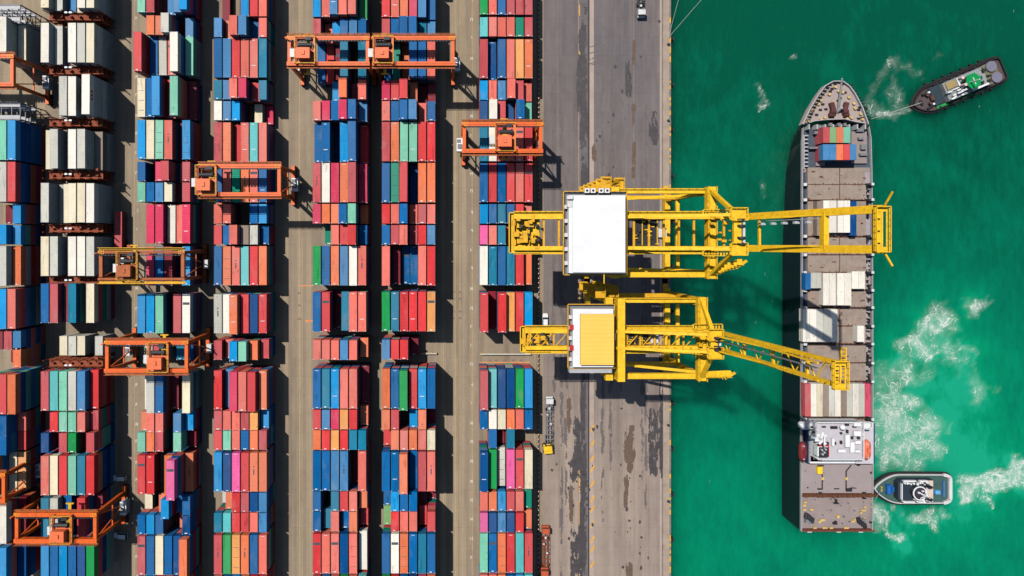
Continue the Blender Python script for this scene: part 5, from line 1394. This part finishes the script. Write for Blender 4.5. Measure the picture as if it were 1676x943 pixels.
# bridge and funnel: a long low deckhouse of three storeys
BZ0, BZ1 = DZ + 0.03, DZ + 7.0
def at(px, py, z): v = W(px, py, z); return (v.x - SX, v.y - SY)
xl, yb_ = ship_l(1312, 754); xr, yt_ = ship_l(1426, 690)
dh = MB(); dh.box(xl + 0.6, yb_, lz(BZ0), xr - 0.5, yt_, lz(BZ0 + 2.6)); dho = dh.build('deckhouse', M['deckhouse_shade'], ship)
ax0, ay0 = at(1327, 751, BZ1); ax1, ay1 = at(1411, 691, BZ1)
ax0 = max(ax0, xl + 0.9); ax1 = min(ax1, xr - 0.6)
up_ = MB(); up_.box(ax0, ay0, lz(BZ0 + 2.6), ax1, ay1, lz(BZ1)); upo = up_.build('upper_house', M['white'], ship)
MB().box(ax0 + 0.1, ay0 + 0.1, lz(BZ1), ax1 - 0.1, ay1 - 0.1, lz(BZ1 + 0.05)).build('roof_deck', mat('pale lilac roof deck', lin(190, 184, 190), 0.6, var=0.05), upo)
MB().box(ax1 + 0.01, yb_ + 0.3, lz(BZ0 + 2.61), xr - 1.7, ay1 - 1.0, lz(BZ0 + 3.9)).box(ax0, yb_ + 0.2, lz(BZ0 + 2.61), ax1, ay0 - 0.01, lz(BZ0 + 3.4)).build('boat_deck', M['white'], ship)
MB().box(ax1 + 0.1, yb_ + 0.4, lz(BZ0 + 3.9), xr - 1.8, ay1 - 1.1, lz(BZ0 + 3.94)).build('boat_deck_floor', mat('lilac grey deck', lin(196, 188, 194), 0.6, var=0.06), ship)
rl_ = MB(); rl_.rail([(ax0, ay0, lz(BZ1)), (ax1, ay0, lz(BZ1)), (ax1, ay1, lz(BZ1)), (ax0, ay1, lz(BZ1)), (ax0, ay0, lz(BZ1))], 1.0, 0.07, 1.3); rl_.build('railing', M['white'], upo)
wd = MB(); n = 16
for i in range(n):
    x = ax0 + 0.5 + i * (ax1 - ax0 - 1.0) / n
    wd.box(x, ay1 - 0.02, lz(BZ1 - 1.7), x + 0.9 * (ax1 - ax0 - 1.0) / n, ay1 + 0.03, lz(BZ1 - 0.7))
wd.build('window', M['glass'], upo)
for sx in (-1, 1):
    wg = MB(); x0_ = ax0 if sx < 0 else ax1
    xe = x0_ + sx * (3.4 if sx < 0 else 0.9)
    ww = [(x0_, ay1 - 1.6), (xe, ay1 - 2.0), (xe + sx * 1.2, ay1 - 2.0), (xe + sx * 1.9, ay1 - 1.4), (xe + sx * 1.9, ay1 - 0.2), (xe + sx * 1.4, ay1 + 0.1), (x0_, ay1 + 0.1)]
    wg.prism(ww, lz(BZ1 - 0.5), lz(BZ1 - 0.2))
    for p, q_ in zip(ww, ww[1:]): wg.beam((*p, lz(BZ1 + 0.25)), (*q_, lz(BZ1 + 0.25)), 0.16, 0.9)
    wg.build('bridge_wing', M['white'], upo)
def U(px, py, z=BZ1): return at(px, py, z)
def ubox(mb, a_, b_, c_, d_, z0, z1, mi=0):
    x0_, y0_ = U(a_, d_, z1); x1_, y1_ = U(c_, b_, z1)
    return mb.box(x0_, y0_, lz(z0), x1_, y1_, lz(z1), mi)
k_ = MB(); ubox(k_, 1338, 731, 1358, 747, BZ1, BZ1 + 2.2); fn = k_.build('funnel', M['white'], ship)
k_ = MB(); ubox(k_, 1341, 732.5, 1356, 748, BZ1 + 2.2, BZ1 + 2.5)
k_.build('funnel_top', M['dark'], fn)
k_ = MB()
for x, y in ((1346, 737), (1350, 741), (1347, 744), (1352, 736)): v = U(x, y, BZ1 + 3.2); k_.tube((*v, lz(BZ1 + 2.5)), (*v, lz(BZ1 + 3.2)), 0.3, 10)
k_.build('exhaust_pipe', M['grey'], fn)
k_ = MB()
for q_ in ((1355.5, 730, 1357.5, 747), (1340, 729, 1357, 730.5)): ubox(k_, *q_, BZ1 + 1.0, BZ1 + 2.25)
k_.build('funnel_band', M['red'], fn)
ms = MB()
cpx = U(1343, 718, BZ1 + 4)
ms.tube((*cpx, lz(BZ1)), (*cpx, lz(BZ1 + 6)), 0.4, 10, 0.25)
for dx, dy, zz in ((-2.4, 0.3, 3.2), (2.2, 0.8, 3.2), (0.5, 2.0, 4.4), (1.4, -1.6, 4.4), (-1.2, -1.2, 5.4)): ms.beam((cpx[0], cpx[1], lz(BZ1 + zz)), (cpx[0] + dx, cpx[1] + dy, lz(BZ1 + zz)), 0.7, 0.2)
ms.box(cpx[0] - 1.2, cpx[1] - 1.1, lz(BZ1 + 3.0), cpx[0] + 1.3, cpx[1] + 1.2, lz(BZ1 + 3.2)); ms.box(cpx[0] - 0.2, cpx[1] - 1.4, lz(BZ1 + 6), cpx[0] + 0.2, cpx[1] + 1.4, lz(BZ1 + 6.3))
ms.build('radar_mast', M['white'], ship)
dm = bmesh.new(); bmesh.ops.create_uvsphere(dm, u_segments=18, v_segments=12, radius=0.85)
dme = bpy.data.meshes.new('satellite_dome'); dm.to_mesh(dme); dm.free(); dme.materials.append(M['white']); dme.polygons.foreach_set('use_smooth', [True] * len(dme.polygons))
do = bpy.data.objects.new('satellite_dome', dme); sc.collection.objects.link(do); do.parent = ship; v = U(1380, 700, BZ1 + 1.5); do.location = (*v, lz(BZ1 + 1.3))
MB().tube((0, 0, -1.3), (0, 0, -0.5), 0.3, 10).build('pedestal', M['grey'], do)
k_ = MB()
for a_, b_, c_, d_, h_ in ((1384, 712, 1391, 732, 1.2), (1398, 706, 1409, 714, 1.2), (1392, 724, 1399, 741, 0.8), (1372, 736, 1384, 741, 0.8), (1400, 737, 1408, 741, 1.2), (1362, 718, 1366, 730, 0.9), (1398, 693, 1409, 698, 1.0), (1400, 722, 1409, 727, 1.0)):
    ubox(k_, a_, b_, c_, d_, BZ1, BZ1 + h_)
each(k_, 'deck_locker', M['white'], upo)
k_ = MB()
for a_, b_, c_, d_ in ((1360, 698, 1371, 702), (1346, 698, 1352, 700), (1330, 706, 1334, 709), (1328, 698, 1331, 701), (1396, 698, 1402, 700)): ubox(k_, a_, b_, c_, d_, BZ1 + 0.05, BZ1 + 0.5)
for a_, b_, c_, d_ in ((1404, 716, 1408, 719), (1394, 715, 1397, 719), (1386, 704, 1389, 709), (1376, 708, 1379, 711), (1376, 722, 1379, 727), (1384, 694, 1390, 697), (1366, 724, 1369, 728), (1352, 724, 1357, 728)): ubox(k_, a_, b_, c_, d_, BZ1 + 0.05, BZ1 + 0.7)
each(k_, 'vent', M['dark'], upo)
k_ = MB()
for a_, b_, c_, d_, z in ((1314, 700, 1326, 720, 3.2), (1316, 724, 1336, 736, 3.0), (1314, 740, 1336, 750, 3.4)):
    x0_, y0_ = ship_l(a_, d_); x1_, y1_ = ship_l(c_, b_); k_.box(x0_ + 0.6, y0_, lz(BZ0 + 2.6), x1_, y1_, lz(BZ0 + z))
k_.build('side_deck_block', M['deckhouse_shade'], dho)
k_ = MB()
for i in range(4):
    x0_, y0_ = ship_l(1313, 748 - i * 13); k_.rail([(x0_ + 0.7, y0_, lz(BZ0 + 2.6)), (x0_ + 0.7, y0_ + 2.2, lz(BZ0 + 2.6))], 1.0, 0.06, 1.0); k_.beam((x0_ + 0.8, y0_, lz(BZ0 + 2.7)), (x0_ + 3.6, y0_ + 1.4, lz(BZ0 + 4.6)), 0.5, 0.1)
k_.build('side_stair', M['pale_line'], dho)
def boat(px, py, z, name_m, lab=None):
    v = at(px, py, z)
    pr = []
    mb = MB(); L_, w_ = 3.1, 1.25
    rings = []
    for j in range(9):
        f_ = -1 + 2 * j / 8; ww = w_ * math.sqrt(max(0.02, 1 - f_ ** 4 * 0.96)); hh = 1.2 * math.sqrt(max(0.05, 1 - f_ ** 4 * 0.9))
        rings.append([(v[0] + math.cos(t_ * 6.283 / 12) * ww, v[1] + f_ * L_, lz(z) + math.sin(t_ * 6.283 / 12) * hh) for t_ in range(12)])
    vs = [p for r_ in rings for p in r_]
    fs = [(j * 12 + i, j * 12 + (i + 1) % 12, (j + 1) * 12 + (i + 1) % 12, (j + 1) * 12 + i) for j in range(8) for i in range(12)] + [tuple(range(11, -1, -1)), tuple(range(96, 108))]
    mb.add(vs, fs)
    bo_ = mb.build('lifeboat', name_m, ship, smooth=True)
    if lab: bo_['label'] = lab
    MB().box(v[0] - 0.5, v[1] - 0.6, lz(z) + 1.1, v[0] + 0.5, v[1] + 0.8, lz(z) + 1.5).build('hatch', name_m, bo_)
    k2 = MB()
    for dy in (-2.0, 2.0): k2.beam((v[0] - 0.2, v[1] + dy, lz(z) - 1.2), (v[0] - 0.2, v[1] + dy, lz(z) + 1.5), 0.2, 0.3)
    k2.build('davit', M['white'], ship)
boat(1418, 736, DZ + 5.0, M['lifeboat'], 'bright orange lifeboat')
boat(1309.5 + 4, 739, DZ + 3.0, mat('dark red lifeboat shell', lin(120, 38, 42), 0.5), 'dark red lifeboat')
# after deck
ad = SB(); ad.pbox(1311, 757, 1428, 806, DZ + 0.03, DZ + 0.6); ad.build('aft_hatch', mat('smooth aft deck', lin(154, 141, 140), 0.7, var=0.06, scale=0.2, dirt=0.25, dirt_col=lin(140, 116, 104), fine=0.04), ship)
ad = SB()
for i in range(40):
    x = 1310 + i * 3; ad.pbox(x, 806.2, x + 2.2, 811.5, DZ + 0.05, DZ + random.uniform(1.0, 1.7))
ad.pbox(1310, 807.4, 1429, 808.6, DZ + 1.4, DZ + 1.9)
ad.build('catwalk', M['rust_line'], ship)
ad = SB()
for i in range(30):
    x = 1311 + i * 3.93; ad.pbox(x, 864.5, x + 3, 866, DZ + 0.05, DZ + 1.0)
ad.pbox(1310, 866, 1429, 868, DZ + 0.05, DZ + 1.1); ad.build('stern_rail', M['boot'], ship)
for px in (1325, 1373, 1409):
    SB().pbox(px - 3.5, 867.5, px + 3.5, 871.5, DZ - 0.6, DZ + 0.1).build('stern_roller', M['offwhite'], ship)
ad = SB()
for q_ in ((1343, 763, 1344.2, 800), (1382, 770, 1383.2, 800), (1363, 798, 1371, 799.2), (1336, 798, 1342, 800), (1338, 804, 1343, 806), (1388, 797, 1399, 798), (1367, 806, 1368, 813), (1366, 816, 1368, 822), (1363, 822, 1371, 823.2), (1382, 798, 1392, 803), (1336, 760, 1346, 761.5), (1400, 757, 1405, 761), (1409, 804, 1415, 806), (1422, 771, 1424, 774), (1319, 796, 1321, 797.5), (1362, 854, 1368, 857), (1365, 852, 1368, 854), (1422, 853, 1426, 855), (1410, 814, 1416, 815)):
    ad.pbox(*q_, DZ + 0.05, DZ + 0.95)
ad.beam((*ship_l(1382.5, 770), lz(DZ + 0.8)), (*ship_l(1391, 760), lz(DZ + 0.8)), 0.22, 0.3)
each(ad, 'deck_pipe', M['dark'], ship)
ad = SB(); ad.pbox(1334, 762, 1342, 773, DZ + 0.6, DZ + 1.6); ad.build('yellow_box', mat('bright yellow paint', lin(250, 205, 50), 0.5), ship)
ad = SB()
for px, py in ((1344, 782), (1383, 782), (1369, 844)): v = ship_l(px, py); ad.tube((*v, lz(DZ)), (*v, lz(DZ + 1.0)), 0.5, 12)
for px, py, w_ in ((1313, 760, 4), (1313, 771, 3), (1314, 820, 5), (1313, 825, 5), (1313, 832, 5), (1319, 840, 3), (1324, 832, 6), (1341, 849, 8), (1338, 852, 5), (1392, 851, 6), (1396, 848, 3), (1408, 833, 8), (1406, 837, 4), (1424, 818, 2.5), (1424, 828, 2.5), (1424, 836, 2.5), (1413, 828, 3), (1345, 862, 8), (1357, 862, 5), (1380, 862, 8), (1330, 862, 5), (1412, 846, 3)):
    ad.pbox(px, py, px + w_, py + 3, DZ + 0.05, DZ + 0.55)
each(ad, 'bollard', M['ochre'], ship)
for x, s_ in ((1322, -1), (1408, 1)):
    w_ = MB()
    for k3 in range(4):
        p, q_ = ship_l(x + s_ * (k3 * 3.2 - 6), 852 + (k3 * 2.6 if s_ > 0 else -k3 * 2.6) - 6), ship_l(x + s_ * (k3 * 3.2 - 6) + s_ * 2, 860 + (k3 * 2.6 if s_ > 0 else -k3 * 2.6) - 6)
        w_.tube((*p, lz(DZ + 0.8)), (*q_, lz(DZ + 0.8)), 0.62, 10)
    w_.build('mooring_winch', M['dark'], ship)
    w_ = MB(); v = ship_l(x, 851); w_.box(v[0] - 1.2, v[1] - 0.5, lz(DZ), v[0] + 1.2, v[1] + 0.6, lz(DZ + 1.2)); w_.build('winch_motor', M['midgrey'], ship)

random.seed(23)
ad = SB()
for i in range(26):
    x, y = random.uniform(1314, 1424), random.choice((random.uniform(759, 803), random.uniform(814, 862)))
    ad.pbox(x, y, x + random.uniform(0.5, 2.2), y + random.uniform(0.5, 1.4), DZ + 0.05, DZ + random.uniform(0.7, 1.1))
each(ad, 'deck_fitting', M['midgrey'], ship)
ad = SB()
for y0_, y1_ in hcs:
    for i in range(5):
        x, y = random.uniform(1322, 1410), random.uniform(y0_ + 2, y1_ - 3)
        ad.pbox(x, y, x + random.uniform(1, 7), y + random.uniform(0.8, 2.5), DZ + 1.1, DZ + 1.112)
each(ad, 'rust_patch', M['rust_line'], ship)

# ------------------------------------------------------------------ tugs
def smooth_outline(L_, w_, bow=0.42, stern=0.12, n=10):
    """Half-beam w_, length L_, bow towards -x, rounded stern."""
    up_ = []
    for i in range(n + 1):
        f_ = i / n
        up_.append((-L_ / 2 + bow * L_ * f_, w_ * math.sin(f_ * math.pi / 2) ** 0.75))
    for i in range(1, 7):
        a_ = i / 6 * math.pi / 2
        up_.append((L_ / 2 - stern * L_ + stern * L_ * math.sin(a_), w_ * (0.7 + 0.3 * math.cos(a_)) if i < 6 else w_ * 0.62))
    return up_ + [(x, -y) for x, y in reversed(up_)][:-1]
def offset(poly, d_, L_, w_): return [(x * (1 - d_ / (L_ / 2)), y * (1 - d_ / w_)) for x, y in poly]
def tug_hull(t, L_, w_, hull_m, rim_m, deck_m, fz=2.2, bow=0.42, stern=0.12):
    po = smooth_outline(L_, w_, bow, stern)
    MB().prism(offset(po, 0.8, L_, w_), -1.2, fz - 0.1, poly2=offset(po, 0.25, L_, w_)).build('hull', hull_m, t)
    r_ = MB(); n = len(po)
    a_, b_ = offset(po, 0.1, L_, w_), offset(po, 0.0, L_, w_)
    for i in range(n): r_.tube((*a_[i], fz - 0.2), (*a_[(i + 1) % n], fz - 0.2), 0.42, 8)
    r_.build('rubber_fender', M['rubber'], t)
    r_ = MB(); i1 = offset(po, 0.55, L_, w_)
    for i in range(n): r_.beam((*i1[i], fz + 0.35), (*i1[(i + 1) % n], fz + 0.35), 1.0 if (rim_m is M['offwhite'] and i1[i][0] > L_ * 0.36 and i1[(i + 1) % n][0] > L_ * 0.36) else 0.26, 0.9)
    r_.build('bulwark', rim_m, t)
    MB().prism(offset(po, 0.7, L_, w_), fz - 0.05, fz + 0.06).build('deck', deck_m, t)
    return fz
v = W(1493, 800, 0)
t = thing('tug', 'black tug with white bulwark and ring shaped bridge roof pushing the stern of the ship', 'tug', (v.x, v.y, WZ))
fz = tug_hull(t, 26.0, 5.2, M['dark'], M['offwhite'], mat('dark green tug deck', lin(62, 92, 86), 0.6, var=0.15, scale=0.5, dirt=0.3), 2.6, 0.34)
h = MB(); h.prism([(-6.0, -2.6), (-4.8, -3.6), (5.6, -3.6), (5.6, 3.6), (-4.8, 3.6), (-6.0, 2.6)], fz, fz + 2.4); h.build('deckhouse', mat('blue black tug house', lin(44, 54, 66), 0.5), t)
MB().box(3.2, -3.4, fz + 2.4, 5.4, 3.4, fz + 2.55).build('house_top', mat('cream deck paint', lin(206, 190, 176), 0.6), t)
w_ = MB()
for x0_, y0_, x1_, y1_ in ((-4.6, 3.2, -0.5, 3.6), (0.6, 3.2, 3.2, 3.6), (-4.6, -3.6, -1.0, -3.2), (0.2, -3.6, 2.6, -3.2), (-5.2, -2.6, -4.95, 2.6)): w_.box(x0_, y0_, fz + 2.4, x1_, y1_, fz + 3.2)
for i in range(20):
    x, y = -4.6 + i * 0.48, random.choice((-2.9, 2.3)) + random.uniform(-0.2, 0.6)
    w_.box(x - random.uniform(0.1, 0.35), y - random.uniform(0.1, 0.4), fz + 2.4, x + random.uniform(0.1, 0.35), y + random.uniform(0.1, 0.4), fz + random.uniform(2.8, 3.7))
w_.build('side_locker', M['white'], t)
def ngon(cx, cy, r, n=16, sq=1.0): return [(cx + math.cos(i / n * 6.2832) * r, cy + math.sin(i / n * 6.2832) * r * sq) for i in range(n)]
wh = MB(); wh.prism(ngon(-0.3, 0, 1.9), fz + 2.4, fz + 4.5, poly2=ngon(-0.3, 0, 2.1)); who = wh.build('wheelhouse', M['glass'], t)
rf = MB(); n = 18
po, pi = ngon(-0.3, 0, 2.3, n), ngon(-0.3, 0, 1.95, n)
for i in range(n):
    rf.prism([po[i], po[(i + 1) % n], pi[(i + 1) % n], pi[i]], fz + 4.5, fz + 4.75)
rf.build('roof_ring', M['white'], who)
MB().prism(ngon(-0.3, 0, 1.93, n), fz + 4.5, fz + 4.6).build('roof', mat('plum roof paint', lin(56, 46, 60), 0.6), who)
ms = MB(); ms.tube((-0.1, 0, fz + 4.6), (-0.1, 0, fz + 9), 0.22, 8, 0.12)
for dx, dy, zz in ((-1.4, 0.7, 6.4), (0.8, 1.2, 6.6), (0.9, -0.9, 7.4), (-1.0, -1.1, 7.0), (-0.3, 1.5, 8.2)): ms.beam((-0.1, 0, fz + zz), (-0.1 + dx, dy, fz + zz - 1.0), 0.22, 0.2)
for x, y in ((-0.9, 0.3), (0.5, -0.5), (0.4, 0.8)): ms.box(x - 0.25, y - 0.25, fz + 4.6, x + 0.25, y + 0.25, fz + 5.2)
ms.build('mast', M['white'], t)
for y in (-2.0, 2.0): MB().tube((3.0, y, fz + 2.4), (3.2, y, fz + 5.0), 0.5, 12).build('funnel', M['dark'], t)
wn_ = MB(); wn_.tube((-8.0, -1.1, fz + 0.9), (-8.0, 1.1, fz + 0.9), 0.8, 14); wn_.box(-8.8, -1.5, fz, -7.2, -1.1, fz + 1.4).box(-8.8, 1.1, fz, -7.2, 1.5, fz + 1.4).box(-7.0, -0.8, fz, -6.3, 0.8, fz + 1.1)
wn_.build('winch', M['blue'], t)
MB().box(7.2, -1.6, fz + 0.06, 8.8, -0.4, fz + 1.1).build('deck_chest', mat('sky blue paint', lin(96, 168, 220), 0.5), t)
MB().box(10.0, -2.6, fz + 0.06, 10.6, 2.6, fz + 0.7).build('tow_rail', mat('steel blue paint', lin(70, 110, 160), 0.5), t)
bt_ = MB(); bt_.tube((-10.2, -0.5, fz), (-10.2, -0.5, fz + 0.9), 0.2, 8).tube((-10.2, 0.5, fz), (-10.2, 0.5, fz + 0.9), 0.2, 8).beam((-10.2, -0.9, fz + 0.6), (-10.2, 0.9, fz + 0.6), 0.18, 0.18); bt_.build('towing_bitt', M['ochre'], t)
tug1 = t

v = W(1570, 142, 0)
rz = math.radians(23)
t = thing('tug', 'dark tug with a bright green bridge roof towing at the bow of the ship', 'tug', (v.x, v.y, WZ), rz)
fz = tug_hull(t, 33.0, 4.6, M['dark'], mat('dark plum bulwark', lin(46, 40, 44), 0.7, var=0.2), mat('plum grey deck', lin(82, 70, 70), 0.7, var=0.2, scale=0.5, dirt=0.4), 2.2, 0.2, 0.1)
MB().box(-9.0, -4.4, fz + 0.07, 7.6, -3.1, fz + 0.35).build('green_deck_edge', mat('green deck paint', lin(38, 150, 76), 0.55, var=0.12), t)
h = MB(); h.box(-6.0, -3.0, fz, 8.0, 3.2, fz + 2.5); h.build('deckhouse', mat('grey white tug house', lin(142, 148, 148), 0.6, var=0.2, dirt=0.5), t)
MB().box(-9.5, -2.8, fz + 0.08, -6.0, 3.4, fz + 0.8).build('tow_deck', mat('dark slate tug deck', lin(44, 60, 70), 0.6), t)
h = MB(); h.prism(ngon(1.6, 0.3, 2.3, 6), fz + 2.5, fz + 5.0); who = h.build('wheelhouse', M['glass'], t)
MB().prism(ngon(1.6, 0.3, 2.7, 6), fz + 5.0, fz + 5.25).build('wheelhouse_roof', mat('bright green roof paint', lin(0, 142, 72), 0.5, var=0.08), who)
MB().box(-5.4, 0.6, fz + 2.5, -2.0, 2.9, fz + 2.9).build('boat_deck', mat('sand deck paint', lin(160, 140, 92), 0.6), t)
w_ = MB()
for i in range(18):
    x, y = random.uniform(-5.6, 0.2), random.uniform(-2.8, 0.2); w_.box(x - random.uniform(0.3, 1.3), y - 0.15, fz + 2.5, x + random.uniform(0.3, 1.0), y + random.uniform(0.1, 0.35), fz + random.uniform(2.8, 3.9))
w_.box(2.0, -2.9, fz + 2.5, 7.8, -2.3, fz + 2.9).box(-2.0, 0.4, fz + 2.5, -1.4, 3.0, fz + 3.6)
w_.build('deck_fitting', M['white'], t)
for y in (1.2, -1.2):
    MB().tube((-1.2, y * 1.0 + 1.4, fz + 2.5), (-1.4, y * 1.0 + 1.4, fz + 5.6), 0.5, 10).build('funnel', mat('pale pink funnel paint', lin(216, 190, 186), 0.55), t)
w_ = MB()
for i in range(26):
    x, y = random.uniform(4.2, 9.4), random.uniform(-2.6, 3.2); s_ = random.uniform(0.2, 0.7); w_.box(x - s_, y - s_, fz + 0.1, x + s_, y + s_ * random.uniform(0.3, 1), fz + random.uniform(0.9, 3.2))
w_.build('deck_gear', mat('dark olive gear', lin(44, 46, 42), 0.7, var=0.4), t)
for x, y in ((12.4, 2.0), (12.7, -2.0)):
    MB().tube((x, y, fz + 0.06), (x, y, fz + 0.8), 1.75, 22).build('round_hatch', mat('lilac grey hatch', lin(120, 116, 132), 0.6, var=0.08), t)
MB().box(9.6, -3.4, fz + 0.07, 14.4, 3.4, fz + 0.2).build('fore_deck', mat('mossy deck', lin(112, 112, 84), 0.75, var=0.25, dirt=0.5), t)
w_ = MB()
for y in (-1.4, 1.6): w_.tube((-10.8, y, fz), (-10.8, y, fz + 1.2), 0.5, 10)
w_.tube((-9.6, -0.8, fz + 0.9), (-9.6, 1.0, fz + 0.9), 0.7, 12); w_.build('winch', mat('dark rust winch', lin(86, 60, 54), 0.7, var=0.2), t)
w_ = MB()
for y in (-1.9, 2.2): w_.tube((-10.2, y, fz), (-10.2, y, fz + 1.4), 0.35, 10)
w_.build('vent_cowl', M['white'], t)
MB().box(-13.6, -0.8, fz + 0.06, -12.9, 0.8, fz + 0.7).build('towing_bitt', M['dark'], t)
w_ = MB()
for i in range(30):
    x, y = random.uniform(-12.5, -9.0) if i < 8 else random.uniform(-9, 12), random.choice((-1, 1)) * random.uniform(3.3, 4.0)
    if abs(x) > 10: y *= 0.7
    s_ = random.uniform(0.1, 0.3); w_.box(x - s_ * 2, y - s_, fz + 0.36, x + s_ * 2, y + s_, fz + random.uniform(0.6, 1.1))
each(w_, 'deck_fitting', M['dark'], t)
for y in (-5.0, 5.0):
    for i in range(7): MB().tube((-9 + i * 3.2 - 0.35, y, fz - 0.5), (-9 + i * 3.2 + 0.35, y, fz - 0.5), 0.5, 10).build('tyre_fender', M['rubber'], t)
w_ = MB(); w_.tube((0.4, 0.3, fz + 5.2), (0.2, 0.3, fz + 9.5), 0.16, 8); w_.beam((0.3, -0.9, fz + 7.2), (0.3, 1.5, fz + 7.2), 0.2, 0.15); w_.build('mast', M['white'], t)
ca, sa = math.cos(rz), math.sin(rz)
p_ = Vector((v.x - 13.2 * ca, v.y - 13.2 * sa, WZ + fz + 0.6))
rope('taut pale tow rope from the ship bow to the green roofed tug', sag(p_, Vector((*D2(1420, 197, FZ + 0.6), FZ + 0.6)), 1.2), 0.09)
rope('short pale rope from the black tug to the stern rail of the ship', sag(Vector((tug1.location.x - 10.2, tug1.location.y - 0.2, WZ + 3.2)), Vector((*D2(1429, 820), DZ + 0.8)), 0.2), 0.08)
